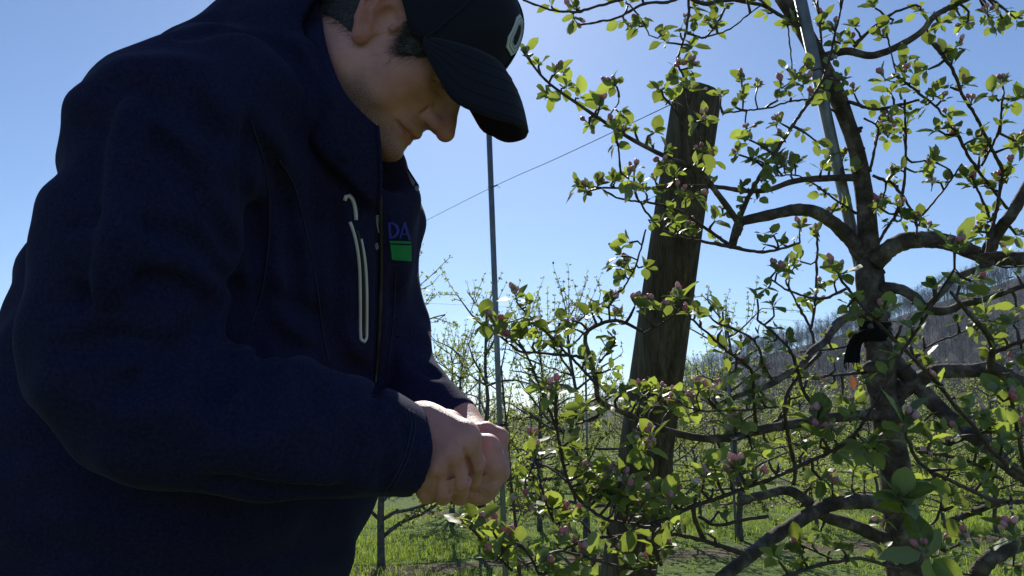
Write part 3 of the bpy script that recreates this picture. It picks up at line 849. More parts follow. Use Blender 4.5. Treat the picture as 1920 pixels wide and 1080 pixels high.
# leaf clusters: x, y, leaf count, leaf size (1 = 3.6 cm), buds, distance (0: that of the nearest branch)
CL = []
def cl(txt, n, s, b, d=0):
    for w in txt.split():
        x, y = w.split(',')
        bb = b
        if y.endswith('b'): y = y[:-1]; bb = max(b, 4)
        CL.append((float(x), float(y), n, s, bb, d))
cl('1040,140b 1025,175 1060,165 1085,185 1150,160b 1125,200 1165,215 1105,232b 1180,240 1155,268 1225,250 1250,285 1120,350b 1150,340 1178,335b 1085,350 1100,360 1200,345 1230,368 1245,308b 1265,330 1300,370 1315,283b 1330,300 1250,395 1260,418 1290,430 1220,418 1180,455', 5, .95, 0)
cl('1390,152b 1420,165 1400,242b 1405,262 1385,290 1420,300 1455,290 1430,340 1355,400 1340,415 1255,188 1240,172 1265,125 1290,128b 1275,155 1300,230 1322,225 1295,90 1240,65 1250,80 1200,50 1170,40 1075,35 1080,18 1300,15 1340,55 1362,15 1440,25', 5, .9, 0)
cl('1525,132b 1505,160 1545,170 1580,150b 1490,150 1465,165 1595,75b 1575,82 1545,40 1655,70 1670,45 1640,15 1725,20 1740,60 1760,45 1800,30 1815,42 1850,25 1880,35 1905,35 1780,15 1862,48 1700,115 1715,140 1740,130 1660,150 1670,175 1690,160 1750,180 1735,197', 5, .95, 0)
cl('1770,105 1785,118b 1805,160 1860,178 1880,160b 1905,185 1660,205 1665,225b 1650,230 1665,257 1775,220 1780,237 1795,257b 1760,245 1830,255 1845,280 1740,300b 1735,320 1755,305 1750,340b 1810,330 1825,350 1845,345 1875,345 1890,335 1905,265b 1915,275', 5, .95, 0)
cl('1530,265 1555,297 1580,300b 1600,322 1540,320 1470,262 1465,232 1455,330 1470,310 1490,308b 1655,370b 1670,330 1650,390 1690,390b 1690,412 1725,415b 1740,430 1840,435 1850,418 1865,450 1905,440b 1560,400 1580,390 1530,440b 1500,430b 1470,460 1490,500 1450,440 1420,372 1395,380', 5, .9, 0)
cl('1790,470b 1822,527', 7, 1.25, 3, 1.10)
cl('1572,515b', 7, 1.25, 3, 1.14)
cl('1540,540 1600,560 1645,598 1656,588 1480,500 1460,512 1500,490 1440,540 1420,560 1450,575 1510,560', 5, .8, 0)
cl('905,605 930,612 950,628 975,625 992,605', 5, 1.0, 0, 1.28)
cl('968,560b 985,575 1010,655 1038,652', 4, .9, 0)
cl('1050,605 1072,600 1078,617 1110,587 1130,575 1120,592 1145,560 1165,500 1178,500b 1165,480 1205,500 1170,520 1190,575b 1225,575 1240,582 1292,590 1262,575 1302,585 1330,592 1355,585 1150,632 1040,632 1165,608 1100,660', 4, .95, 0)
cl('1275,560b', 7, 1.15, 4, 1.39)
cl('1041,735', 7, 1.15, 0, 1.18)
cl('1100,760 1090,775 1122,765 1145,745 1165,740 1200,740 1217,735 1230,762b 1270,750b 1300,760b 1292,778 1240,742 1180,762 1255,770', 5, 1.05, 0)
cl('1207,848b 1190,830b 1222,822', 5, 1.1, 4, 1.36)
cl('1115,890b 1090,890b 1140,897b 1165,905b 1130,920 1110,930 1160,940 1177,930 1210,940 1232,930b 1262,935 1252,950b 1200,962 1190,990 1265,990 1110,960 1060,970b 1050,982 1035,960 1222,975', 5, 1.1, 1)
cl('1000,830 1005,860 985,850 1000,900 985,930 1010,950 1035,950b 1065,830 1055,850 1080,797 1068,870', 4, .95, 0)
cl('1050,1020b 1075,1030b 1100,1050b 1110,1062 1160,1030b 1172,1040 1182,1062 960,1018b 945,1010 930,1050 952,1052 880,990 892,980 1010,1062 1030,1072 975,1045 1130,1010 1215,1060 1240,1030', 5, 1.05, 1)
cl('1380,800b 1370,820b 1392,790 1400,817 1350,840 1440,830 1410,842 1385,880b 1370,900b 1340,880 1320,900 1395,920 1420,900 1440,862 1400,760 1350,770 1330,745b 1340,735 1435,742 1430,700 1400,690 1370,700 1390,652 1450,640 1480,640 1310,735 1360,660', 5, .98, 0)
cl('1530,790b', 7, 1.35, 4, 1.22)
cl('1555,802b 1540,822b 1500,800 1512,830 1540,900b 1560,905b 1520,910 1580,940 1565,850', 5, 1.1, 1)
cl('1700,802', 7, 1.5, 0, 1.10)
cl('1620,840 1640,842 1732,790 1665,812 1672,800 1750,860 1760,830 1770,812 1745,830 1735,900 1750,905 1775,930', 5, 1.05, 0)
cl('1692,940 1705,958', 6, 1.45, 0, 1.10)
cl('1740,1040', 5, 1.6, 0, 1.08)
cl('1660,975 1690,1000 1660,1037 1772,1030 1800,1020b 1812,1000 1790,1070b 1900,1060 1780,882 1850,902 1890,850 1900,820 1870,812 1850,790 1820,775 1580,1030 1500,1040 1460,1052 1590,1040 1715,1020', 5, 1.05, 0)
cl('1900,1000b', 5, 1.4, 4, 1.05)
cl('1860,610 1880,632 1900,610 1850,592 1880,700b 1880,690 1840,702b 1895,722 1870,742 1900,760 1915,655 1830,620 1905,575', 5, 1.0, 0)
cl('1540,1000 1620,900 1600,890 1830,850 1860,870 1800,950 1840,905 1760,720 1790,745 1740,690 1620,720 1580,740 1560,720 1600,760', 4, .85, 0)

TREE_AT = P(1745, 1330, 1.76); TREE_AT[2] = 0.0
tree = empty('apple_tree', TREE_AT)
tag(tree, 'near apple tree with pink buds and fresh leaves filling the right of the photo', 'tree')
rt = np.random.default_rng(12)
def px_rad(wpx, d): return wpx * d / FPX * 0.5
tp = np.array([P(x, y, d) for x, y, d, w in TRUNK]); trr = np.array([px_rad(w * (.86 if y > 950 else .82), d) for x, y, d, w in TRUNK])
T4 = catmull(np.column_stack([tp, trr]), .035)
bs = T4[0, :3].copy()
root = np.array([[*(TREE_AT + [0.012, .01, -.08]), .075], [*(TREE_AT + [0.008, .005, .06]), .064]])
T4 = np.vstack([root, T4])
mb = MB(); v, f = tube(T4[:, :3], T4[:, 3] * (1 + .05 * np.sin(np.arange(len(T4)) * 1.3)), 16, jitter=.06, rng=rt); mb.add(v, f)
sb = P(1627, 690, 1.70); ib = int(np.argmin(np.linalg.norm(T4[:, :3] - P(1650, 690, 1.735), axis=1)))
v, f = tube(np.array([T4[ib, :3], T4[ib, :3] * .3 + sb * .7, sb, sb + (sb - T4[ib, :3]) * .12]), [.020, .015, .012, .007], 10, jitter=.12, rng=rt); mb.add(v, f)
for k in range(26):               # pruning stubs and knots
    i = int(rt.integers(8, len(T4) - 12)); a_ = rt.uniform(0, 6.28)
    o = np.array([math.cos(a_), -abs(math.sin(a_)), rt.uniform(-.1, .5)]); o /= np.linalg.norm(o)
    r_ = T4[i, 3]
    v, f = tube(np.array([T4[i, :3] + o * r_ * .6, T4[i, :3] + o * r_ * 1.05, T4[i, :3] + o * (r_ * 1.12 + rt.uniform(.0, .008))]), np.array([.6, .45, .25]) * r_ * rt.uniform(.5, 1), 8, jitter=.1, rng=rt); mb.add(v, f)
mb.build('trunk', M['bark'], tree, TREE_AT)
tree_bvh = None
SAMP = []          # branch samples: px, py, depth, radius, branch, world, tangent
BR = []
def add_samples(W, pxy, dd, rad, bi):
    tg = np.gradient(W, axis=0); tg /= np.linalg.norm(tg, axis=1)[:, None] + 1e-12
    for i in range(len(W)): SAMP.append((pxy[i, 0], pxy[i, 1], dd[i], rad[i], bi, W[i], tg[i]))
for bi, (pts, d0, d1, w0, w1) in enumerate(LIMBS):
    p = np.array(pts, float)
    s = np.r_[0, np.cumsum(np.linalg.norm(np.diff(p, axis=0), axis=1))]; s /= s[-1]
    ph = rt.uniform(0, 6.28)
    dd = d0 + (d1 - d0) * s + (.018 * np.sin(s * 7 + ph) if len(p) > 4 else 0) * np.minimum(1, 4 * s)
    ww = (w0 + (w1 - w0) * s ** .8) * (.95 if max(w0, w1) > 13 else .82)
    A = catmull(np.column_stack([p, dd, ww]), 7)
    big = max(w0, w1) > 13
    if not big:                    # small crooks at the nodes
        A[1:-1, :2] += rt.normal(0, .55, (len(A) - 2, 2))
    W = np.array([P(a[0], a[1], a[2]) for a in A]); rad = px_rad(A[:, 3], A[:, 2])
    node = 1 + (.05 if big else .22) * (rt.random(len(A)) < .18) + .03 * np.sin(np.arange(len(A)) * .9)
    bm_ = MB(); v, f = tube(W, rad * node, 12 if big else 7, jitter=.07 if big else .10, rng=rt); bm_.add(v, f, 0)
    if big:
        for k in range(max(1, len(A) // 14)):
            i = int(rt.integers(2, len(A) - 2)); o = rt.normal(0, 1, 3); o /= np.linalg.norm(o)
            v, f = tube(np.array([W[i], W[i] + o * rad[i] * 1.1, W[i] + o * (rad[i] * 1.2 + .004)]), [rad[i] * .6, rad[i] * .4, rad[i] * .2], 7, jitter=.1, rng=rt); bm_.add(v, f)
    BR.append([bm_, big]); add_samples(W, A[:, :2], A[:, 2], rad, bi)
SX = np.array([[q[0], q[1]] for q in SAMP])
SD = np.array([q[2] for q in SAMP])

# ---- leaf, bud meshes
def leaf_geo(seed, rows=6, fine=True):
    r = np.random.default_rng(seed)
    wid_ = r.uniform(.28, .36); curl = r.uniform(-.10, .60); fold = r.uniform(.05, .40); twist = r.uniform(-.4, .4)
    cols = [-1, -.5, 0, .5, 1] if fine else [-1, 0, 1]
    V = []; F = []
    for i in range(rows + 1):
        t = i / rows
        w = wid_ * max(0, math.sin(math.pi * min(1, t * .97 + .02) ** .92)) ** .62
        if i == rows: w = .012
        if i == 0: w = .02
        z = -curl * t * t * .55
        for c_ in cols:
            tw = twist * t
            x = c_ * w; zz = abs(c_) * w * fold + .035 * math.sin(t * 11 + seed + c_) * abs(c_) * w * 3
            V.append((x * math.cos(tw) - zz * math.sin(tw), .16 + t * (1 - .12 * curl), z + zz * math.cos(tw) + x * math.sin(tw)))
    n = len(cols)
    for i in range(rows):
        for j in range(n - 1): F.append((i * n + j, i * n + j + 1, (i + 1) * n + j + 1, (i + 1) * n + j))
    b = len(V); s_ = .018                     # stalk
    V += [(-s_, 0, 0), (s_, 0, 0), (s_ * .7, .17, 0), (-s_ * .7, .17, 0), (0, 0, .03), (0, .17, .02)]
    F += [(b, b + 1, b + 2, b + 3), (b, b + 3, b + 5, b + 4), (b + 1, b + 4, b + 5, b + 2)]
    return np.array(V), F
LEAF = [leaf_geo(k, 6, True) for k in range(10)]
LEAF_S = [leaf_geo(k, 4, False) for k in range(10)]
leaf_me = {}
for k in range(10):
    for nm in ('leaf', 'leaf_young'):
        mb = MB(); mb.add(LEAF[k][0], LEAF[k][1]); me = mb.mesh('leaf', M[nm])
        va = me.attributes.new('vein', 'FLOAT', 'POINT'); nv = len(LEAF[k][0])
        va.data.foreach_set('value', np.array([1.0 if (i % 5 == 2 and i < 35) else 0.35 * (i % 5 in (1, 3)) if i < 35 else 0 for i in range(nv)], np.float32))
        leaf_me[(k, nm)] = me
def bud_geo(seed):
    r = np.random.default_rng(seed); V = []; F = []; fm = []
    ns_ = 7
    L = r.uniform(.9, 1.2); fat = r.uniform(.36, .50)
    prof = [(0, .18), (.12, .7), (.38, 1.0), (.65, .88), (.88, .5), (1.0, .12)]
    bend = r.uniform(-.25, .25)
    for t, w in prof:
        for k in range(ns_):
            a_ = k * 6.283 / ns_ + t * .8
            rr = fat * w * (1 + .09 * math.sin(3 * a_))
            V.append((math.cos(a_) * rr, math.sin(a_) * rr, 1.5 + t * L))
    for i in range(len(prof) - 1):
        for k in range(ns_):
            F.append((i * ns_ + k, i * ns_ + (k + 1) % ns_, (i + 1) * ns_ + (k + 1) % ns_, (i + 1) * ns_ + k)); fm.append(0)
    F.append(tuple((len(prof) - 1) * ns_ + k for k in range(ns_))); fm.append(0)
    v, f = tube(np.array([(bend * .3, 0, 0), (bend * .15, 0, .8), (0, 0, 1.5)]), [.08, .085, .17], 5, cap=False)
    b = len(V); V += [tuple(q) for q in v]; F += [tuple(i + b for i in q) for q in f]; fm += [1] * len(f)
    for k in range(5):                       # sepals
        a_ = k * 1.2566; b = len(V); c_, s_ = math.cos(a_), math.sin(a_)
        V += [(c_ * .15 - s_ * .12, s_ * .15 + c_ * .12, 1.5), (c_ * .15 + s_ * .12, s_ * .15 - c_ * .12, 1.5), (c_ * fat * 1.25, s_ * fat * 1.25, 1.95)]
        F.append((b, b + 1, b + 2)); fm.append(1)
    return np.array(V), F, fm
BUD = [bud_geo(k) for k in range(6)]
bud_me = []
for V_, F_, fm_ in BUD:
    mb = MB(); mb.add(V_, F_); mb.m = fm_; bud_me.append(mb.mesh('flower_bud', [M['bud'], M['stalk']]))

LEAVES, BUDS = [], []            # (matrix, variant, young, size on screen)
def frame(o, y, zref, s):
    y = y / np.linalg.norm(y); x = np.cross(y, zref); nx_ = np.linalg.norm(x)
    if nx_ < 1e-4: x = np.cross(y, [1, .3, .2]); nx_ = np.linalg.norm(x)
    x /= nx_; z = np.cross(x, y)
    m_ = np.eye(4); m_[:3, 0] = x * s; m_[:3, 1] = y * s; m_[:3, 2] = z * s; m_[:3, 3] = o
    return m_
def cluster(o, d, n, s, nb, depth):
    d = d / (np.linalg.norm(d) + 1e-9)
    a0 = rt.uniform(0, 6.28)
    u = np.cross(d, rt.normal(0, 1, 3)); u /= np.linalg.norm(u); w = np.cross(d, u)
    for k in range(n):
        a_ = a0 + k * 2.4 + rt.normal(0, .35)
        sp = rt.uniform(.45, 1.45) if k > 0 else .3
        ld = d * rt.uniform(.25, .9) + (u * math.cos(a_) + w * math.sin(a_)) * sp + np.array([0, 0, .28])
        if rt.random() < .14: ld[2] -= .8
        L = .0335 * s * rt.uniform(.6, 1.18) * (.62 if k < 1 + n // 4 else 1)
        zr = np.array([rt.normal(0, .5), rt.normal(0, .5), 1.0]) + d * .5
        young = k < max(1, n // (2 if s > 1.2 else 4))
        LEAVES.append((frame(o + rt.normal(0, .0025, 3), ld, zr, L), int(rt.integers(10)), young, L / depth))
    for k in range(nb):
        a_ = rt.uniform(0, 6.28)
        ld = d * .6 + (u * math.cos(a_) + w * math.sin(a_)) * rt.uniform(.15, .75) + np.array([0, 0, .55])
        bs_ = .0102 * rt.uniform(.72, 1.25) * (1 + .18 * (s - 1))
        z = ld / np.linalg.norm(ld); x = np.cross(z, rt.normal(0, 1, 3)); x /= np.linalg.norm(x); y = np.cross(z, x)
        m_ = np.eye(4); m_[:3, 0] = x * bs_; m_[:3, 1] = y * bs_; m_[:3, 2] = z * bs_; m_[:3, 3] = o
        BUDS.append((m_, int(rt.integers(6)), False, bs_ / depth))
def spur(bi, a, ta, b, d_end, r0=.0026):
    mid = (a + b) / 2 + ta * .004 + rt.normal(0, .003, 3)
    S = catmull(np.array([a, mid, b]), .012)
    v, f = tube(S, np.linspace(r0, .0018, len(S)) * (1 + .25 * (rt.random(len(S)) < .35)), 5); BR[bi][0].add(v, f, 1)
    return S
for (x, y, n, s, nb, dfix) in CL:
    n += 1; dist = np.hypot(SX[:, 0] - x, SX[:, 1] - y)
    pen = dist + (np.abs(SD - dfix) * 300 if dfix else 0)
    i = int(np.argmin(pen)); q = SAMP[i]
    if nb == 0 and rt.random() < .30: nb = 3
    depth = (dfix or q[2]) - .0
    if not dfix and dist[i] > 12: depth += rt.normal(0, .025)
    o = P(x, y, depth)
    if dist[i] > 140: continue
    S = spur(q[4], q[5], q[6], o, depth, min(.003, q[3] * .9))
    cluster(o, S[-1] - S[-2] + np.array([0, 0, .004]), n, s, nb, depth)
    if dist[i] > 45:
        for t in (.45, .72):
            j = int(t * (len(S) - 1)); cluster(S[j], S[-1] - S[0], 3, s * .8, 0, depth)
# leaves and spurs along the thin boughs
for bi, (pts, d0, d1, w0, w1) in enumerate(LIMBS):
    ids = [k for k in range(len(SAMP)) if SAMP[k][4] == bi and SAMP[k][3] < .0075]
    k = 3
    while k < len(ids):
        q = SAMP[ids[k]]
        if rt.random() < .62:
            o = q[5]; dr = rt.normal(0, .6, 3) + np.array([0, 0, .9]) + q[6] * .3; dr /= np.linalg.norm(dr)
            L = rt.uniform(.006, .035)
            S = spur(bi, o, q[6] * .2, o + dr * L, q[2])
            cluster(S[-1], dr, int(rt.integers(3, 7)), rt.uniform(.65, 1.0), 3 if rt.random() < .14 else 0, q[2])
        k += int(rt.integers(4, 8))
for bm_, big in BR:
    bm_.build('branch', [M['bark'] if big else M['twig'], M['twig']], tree, TREE_AT)
# the largest 300 leaves and buds are parts of their own, the rest are joined
OFF = Matrix.Translation(-Vector(TREE_AT))
LEAVES.sort(key=lambda q: -q[3]); BUDS.sort(key=lambda q: -q[3])
for m_, k, young, _ in LEAVES[:300]:
    o = bpy.data.objects.new('leaf', leaf_me[(k, 'leaf_young' if young else 'leaf')]); o.parent = tree
    o.matrix_local = OFF @ Matrix(m_.tolist()); col.objects.link(o)
for m_, k, young, _ in BUDS[:300]:
    o = bpy.data.objects.new('flower_bud', bud_me[k]); o.parent = tree
    o.matrix_local = OFF @ Matrix(m_.tolist()); col.objects.link(o)
mb = MB()
for m_, k, young, _ in LEAVES[300:]:
    V_ = LEAF_S[k][0] @ m_[:3, :3].T + m_[:3, 3]; mb.add(V_, LEAF_S[k][1], 1 if young else 0)
o = mb.build('foliage', [M['leaf'], M['leaf_young']], tree, TREE_AT); o['kind'] = 'stuff'
if len(BUDS) > 300:
    mb = MB()
    for m_, k, young, _ in BUDS[300:]:
        V_ = BUD[k][0] @ m_[:3, :3].T + m_[:3, 3]; n0 = len(mb.m); mb.add(V_, BUD[k][1]); mb.m[n0:] = BUD[k][2]
    o = mb.build('buds', [M['bud'], M['stalk']], tree, TREE_AT); o['kind'] = 'stuff'
# opening blossoms and one withered leaf
def blossom_mesh(seed):
    r = np.random.default_rng(seed); mb = MB(); cup = r.uniform(.5, 1.15)
    for k in range(5):
        a_ = k * 1.2566 + r.normal(0, .12); c_, s_ = math.cos(a_), math.sin(a_); V_ = []
        for t in (0, .35, .7, 1.0):
            w = .62 * math.sin(math.pi * (.12 + .80 * t)) ; rr = 1.25 * t * math.cos(cup * (1 - .35 * t)); z = 1.25 * t * math.sin(cup * (1 - .35 * t))
            for j in (-1, 0, 1): V_.append((c_ * rr - s_ * w * j * .6, s_ * rr + c_ * w * j * .6, 1.5 + z + .10 * j * j))
        mb.add(V_, [(i * 3 + j, i * 3 + j + 1, i * 3 + j + 4, i * 3 + j + 3) for i in range(3) for j in range(2)], 0)
    v, f = tube(np.array([(0, 0, 0), (.1, 0, .8), (0, 0, 1.5)]), [.08, .09, .2], 5); mb.add(v, f, 1)
    return mb.mesh('blossom', [M['petal'], M['stalk']])
BLM = [blossom_mesh(k) for k in range(4)]
for x, y in ((1530, 708), (1522, 718), (1797, 1015), (1806, 1026), (1226, 762), (1141, 893), (1345, 738), (1440, 748), (1884, 703), (1372, 826), (1300, 906), (1568, 905), (1166, 902), (1250, 308), (1455, 235), (1532, 438), (1660, 375), (1748, 345), (1500, 425), (1245, 945)):
    i = int(np.argmin(np.hypot(SX[:, 0] - x, SX[:, 1] - y))); o_ = P(x, y, SD[i] - .01)
    z = np.array([rt.normal(0, .5), rt.normal(0, .5) - .3, .9]); z /= np.linalg.norm(z); xx_ = np.cross(z, rt.normal(0, 1, 3)); xx_ /= np.linalg.norm(xx_); bs_ = .0105 * rt.uniform(.85, 1.25)
    m_ = np.eye(4); m_[:3, 0] = xx_ * bs_; m_[:3, 1] = np.cross(z, xx_) * bs_; m_[:3, 2] = z * bs_; m_[:3, 3] = o_ - z * bs_ * 1.5
    o = bpy.data.objects.new('blossom', BLM[int(rt.integers(4))]); o.parent = tree; o.matrix_local = OFF @ Matrix(m_.tolist()); col.objects.link(o)
M['dead'] = leaf_mat('withered_leaf', (.16, .065, .035), (.24, .10, .05), (.2, .10, .06), (.34, .13, .06), .45)
mb = MB(); mb.add(LEAF[3][0], LEAF[3][1]); me = mb.mesh('leaf', M['dead'])
o = bpy.data.objects.new('leaf', me); o.parent = tree; o['label'] = 'withered orange leaf hanging by the trunk'
o.matrix_local = OFF @ Matrix(frame(P(1596, 700, 1.76), np.array([.05, 0, -1.0]), np.array([.3, -1, 0]), .032).tolist()); col.objects.link(o)


# ---- black tie wrapped round the trunk with a hanging tail
ti = empty('trunk_tie', P(1640, 622, 1.735))
tag(ti, 'black stretchy tie wrapped round the near trunk with its end hanging down', 'tie')
TB = np.array(ti.location)
i0 = int(np.argmin(np.linalg.norm(T4[:, :3] - TB, axis=1)))
cax = T4[i0 + 1, :3] - T4[i0 - 1, :3]; cax /= np.linalg.norm(cax)
e1 = np.cross(cax, FWD); e1 /= np.linalg.norm(e1); e2 = np.cross(cax, e1)
rr_ = T4[i0, 3]
mb = MB(); V = []; F = []
na_ = 36; rows_ = 9
for j in range(rows_):
    t = j / (rows_ - 1) - .5
    for k in range(na_):
        a_ = k * 6.283 / na_
        r_ = rr_ * 1.08 + .0045 + .0022 * math.sin(t * 22 + 1.2 * math.sin(a_ * 2)) + .001 * math.sin(5 * a_)
        V.append(TB + cax * (t * .042 + .004 * math.sin(a_ + 1)) + (e1 * math.cos(a_) + e2 * math.sin(a_)) * r_)
for j in range(rows_ - 1):
    for k in range(na_): F.append((j * na_ + k, j * na_ + (k + 1) % na_, (j + 1) * na_ + (k + 1) % na_, (j + 1) * na_ + k))
mb.add(V, F); wrap_o = mb.build('wrap', M['tie'], ti, TB)
sd = wrap_o.modifiers.new('thick', 'SOLIDIFY'); sd.thickness = .003
tail = catmull(np.array([P(1628, 618, 1.695), P(1612, 628, 1.70), P(1603, 648, 1.715), P(1598, 665, 1.715), P(1596, 680, 1.715)]), .004)
mb = MB(); V = []; F = []
for i, q in enumerate(tail):
    t = i / (len(tail) - 1); w = .010 + .008 * t
    for k in range(7):
        c_ = k / 6 - .5
        V.append(q + RIGHT * c_ * w * 2 + FWD * (.003 * math.sin(k * 2.2 + t * 4)))
for i in range(len(tail) - 1):
    for k in range(6): F.append((i * 7 + k, i * 7 + k + 1, (i + 1) * 7 + k + 1, (i + 1) * 7 + k))
for k in range(9):                     # frayed end
    q = V[(len(tail) - 1) * 7 + min(k, 6)] if k < 7 else V[(len(tail) - 1) * 7]
    b = len(V); L = rt.uniform(.004, .022); dx = rt.normal(0, .003)
    V += [q - RIGHT * .0012, q + RIGHT * .0012, q + RIGHT * dx - np.array([0, 0, L])]; F.append((b, b + 1, b + 2))
mb.add(V, F); o = mb.build('tail', M['tie'], ti, TB)
sd = o.modifiers.new('thick', 'SOLIDIFY'); sd.thickness = .002
# =================================================================== person
def smin(a, b, k):
    if k <= 0: return np.minimum(a, b)
    h = np.maximum(k - np.abs(a - b), 0) / k
    return np.minimum(a, b) - h * h * k * 0.25

class SDF:
    """round cones and ellipsoids joined by smooth unions and cuts; meshed with sparse surface nets"""
    def __init__(self): self.p = []
    def cone(self, a, b, ra, rb, k=0.02, op='u'):
        self.p.append(('c', np.asarray(a, float), np.asarray(b, float), ra, rb, k, op)); return self
    def chain(self, pts, rads, k=0.02, op='u'):
        for i in range(len(pts) - 1): self.cone(pts[i], pts[i + 1], rads[i], rads[i + 1], k, op)
    def ball(self, c, r, k=0.02, op='u'): return self.cone(c, np.asarray(c, float) + 1e-5, r, r, k, op)
    def ell(self, c, r, axes=np.eye(3), k=0.02, op='u'):
        self.p.append(('e', np.asarray(c, float), np.asarray(axes, float), np.asarray(r, float), 0, k, op)); return self
    def half(self, c, n, rad, k=0.004):
        """cut away everything beyond the plane through c with normal n, within rad of c"""
        n = np.asarray(n, float); n = n / np.linalg.norm(n)
        self.p.append(('h', np.asarray(c, float), n, rad, 0, k, 's')); return self
    def warp(self, fn): self.p.append(('w', fn, 0, 0, 0, 0, 'w'))
    @staticmethod
    def dist(q, X):
        if q[0] == 'c':
            a, b, ra, rb = q[1:5]
            ba = b - a; L2 = ba @ ba
            t = np.clip(((X - a) @ ba) / L2, 0, 1)
            return np.linalg.norm(X - a - t[:, None] * ba, axis=1) - (ra + (rb - ra) * t)
        if q[0] == 'e':
            Y = (X - q[1]) @ q[2]
            k0 = np.linalg.norm(Y / q[3], axis=1); k1 = np.linalg.norm(Y / q[3] ** 2, axis=1)
            return k0 * (k0 - 1) / (k1 + 1e-9)
        c, n, rad = q[1:4]
        return np.maximum(-((X - c) @ n), np.linalg.norm(X - c, axis=1) - rad)
    def bound(self, q, C):
        if q[0] == 'c':
            a, b, ra, rb = q[1:5]
            ba = b - a; t = np.clip(((C - a) @ ba) / (ba @ ba), 0, 1)
            return np.linalg.norm(C - a - t[:, None] * ba, axis=1) - max(ra, rb)
        if q[0] == 'e': return np.linalg.norm(C - q[1], axis=1) - q[3].max()
        if q[0] == 'h': return np.linalg.norm(C - q[1], axis=1) - q[3]
        return np.full(len(C), -1e9)
    def value(self, X, idx=None):
        d = np.full(len(X), 1.0)
        for i in (range(len(self.p)) if idx is None else idx):
            q = self.p[i]
            if q[6] == 'w': d = d + q[1](X); continue
            e = self.dist(q, X)
            d = smin(d, e, q[5]) if q[6] == 'u' else -smin(-d, e, q[5])
        return d
    def mesh(self, h, B=12, keep=None):
        lo = np.full(3, 1e9); hi = -lo
        for q in self.p:
            if q[6] != 'u': continue
            if q[0] == 'c':
                r = max(q[3], q[4]); lo = np.minimum(lo, np.minimum(q[1], q[2]) - r); hi = np.maximum(hi, np.maximum(q[1], q[2]) + r)
            else: lo = np.minimum(lo, q[1] - q[3].max()); hi = np.maximum(hi, q[1] + q[3].max())
        lo -= 0.04; hi += 0.04
        S = B * h
        nb = np.ceil((hi - lo) / S).astype(int)
        g = np.stack(np.meshgrid(*[np.arange(n) for n in nb], indexing='ij'), -1).reshape(-1, 3)
        ctr = lo + (g + 0.5) * S
        half = S * 0.8661
        bd = np.stack([self.bound(q, ctr) - half - q[5] - 0.012 for q in self.p], 1)      # < 0: may matter in that block
        uni = np.array([q[6] == 'u' for q in self.p])
        act = (bd < 0)
        cand = np.where((act & uni).any(1) & (True if keep is None else keep(ctr, half)))[0]
        N = (nb * B + 2).astype(np.int64)
        key = lambda I: (I[..., 0] * N[1] + I[..., 1]) * N[2] + I[..., 2]
        L = np.stack(np.meshgrid(*[np.arange(B + 1)] * 3, indexing='ij'), -1)
        Lf = L.reshape(-1, 3)
        allk, allp, quads = [], [], []
        corners = [(0, 0, 0), (1, 0, 0), (0, 1, 0), (1, 1, 0), (0, 0, 1), (1, 0, 1), (0, 1, 1), (1, 1, 1)]
        edges = [(a, b) for a in range(8) for b in range(a + 1, 8) if bin(a ^ b).count('1') == 1]
        for ci in cand:
            idx = np.where(act[ci])[0]
            dc = self.value(ctr[ci][None], idx)[0]
            if abs(dc) > half * 1.5 + 0.012: continue
            b0 = g[ci] * B
            X = lo + (b0 + Lf) * h
            D = self.value(X, idx).reshape(B + 1, B + 1, B + 1)
            s = D < 0
            if s.all() or not s.any(): continue
            cs = np.stack([s[x:B + x, y:B + y, z:B + z] for x, y, z in corners], -1)
            mixed = ~(cs.all(-1) | ~cs.any(-1))
            I = np.argwhere(mixed)
            if len(I):
                cd = np.stack([D[x:B + x, y:B + y, z:B + z] for x, y, z in corners], -1)[mixed]
                acc = np.zeros((len(I), 3)); cnt = np.zeros(len(I))
                for a, b in edges:
                    da, db = cd[:, a], cd[:, b]
                    w = (da < 0) != (db < 0)
                    t = np.where(w, da / (da - db + 1e-20), 0)
                    pa, pb = np.array(corners[a]), np.array(corners[b])
                    acc += np.where(w[:, None], pa + t[:, None] * (pb - pa), 0); cnt += w
                allp.append(lo + (b0 + I + acc / cnt[:, None]) * h)
                allk.append(key(b0 + I))
            for ax in range(3):
                sl = [slice(0, B)] * 3; sh = [slice(0, B)] * 3; sh[ax] = slice(1, B + 1)
                e0, e1 = s[tuple(sl)], s[tuple(sh)]
                J = np.argwhere(e0 != e1)
                if not len(J): continue
                fl = e0[tuple(J.T)]
                u, v = [np.eye(3, dtype=int)[(ax + 1) % 3], np.eye(3, dtype=int)[(ax + 2) % 3]]
                c0 = b0 + J
                q = np.stack([key(c0), key(c0 - u), key(c0 - u - v), key(c0 - v)], 1)
                q[~fl] = q[~fl][:, ::-1]
                quads.append(q)
        K = np.concatenate(allk); V = np.concatenate(allp); Q = np.concatenate(quads)
        o = np.argsort(K); K = K[o]; V = V[o]
        ix = np.searchsorted(K, Q); ix[ix >= len(K)] = 0
        ok = (K[ix] == Q).all(1)
        return V, ix[ok]

# ---- head frame: f forward (face), s towards his right, u up; centimetres from the ear line
def C3(px, py, d): return P(px, py, d)
HEAD_O = P(731, 99, 0.935)
hp = R(50)
HF = RIGHT * math.cos(hp) - UP * math.sin(hp)
HU = RIGHT * math.sin(hp) + UP * math.cos(hp)
HS = -FWD
yaw = R(9)
HF, HS = HF * math.cos(yaw) + HS * math.sin(yaw), HS * math.cos(yaw) - HF * math.sin(yaw)
HAX = np.stack([HF, HS, HU], 1)
def H(f, s, u): return HEAD_O + (HF * f + HS * s + HU * u) * 0.01
def head_local(X): return (X - HEAD_O) @ HAX * 100.0

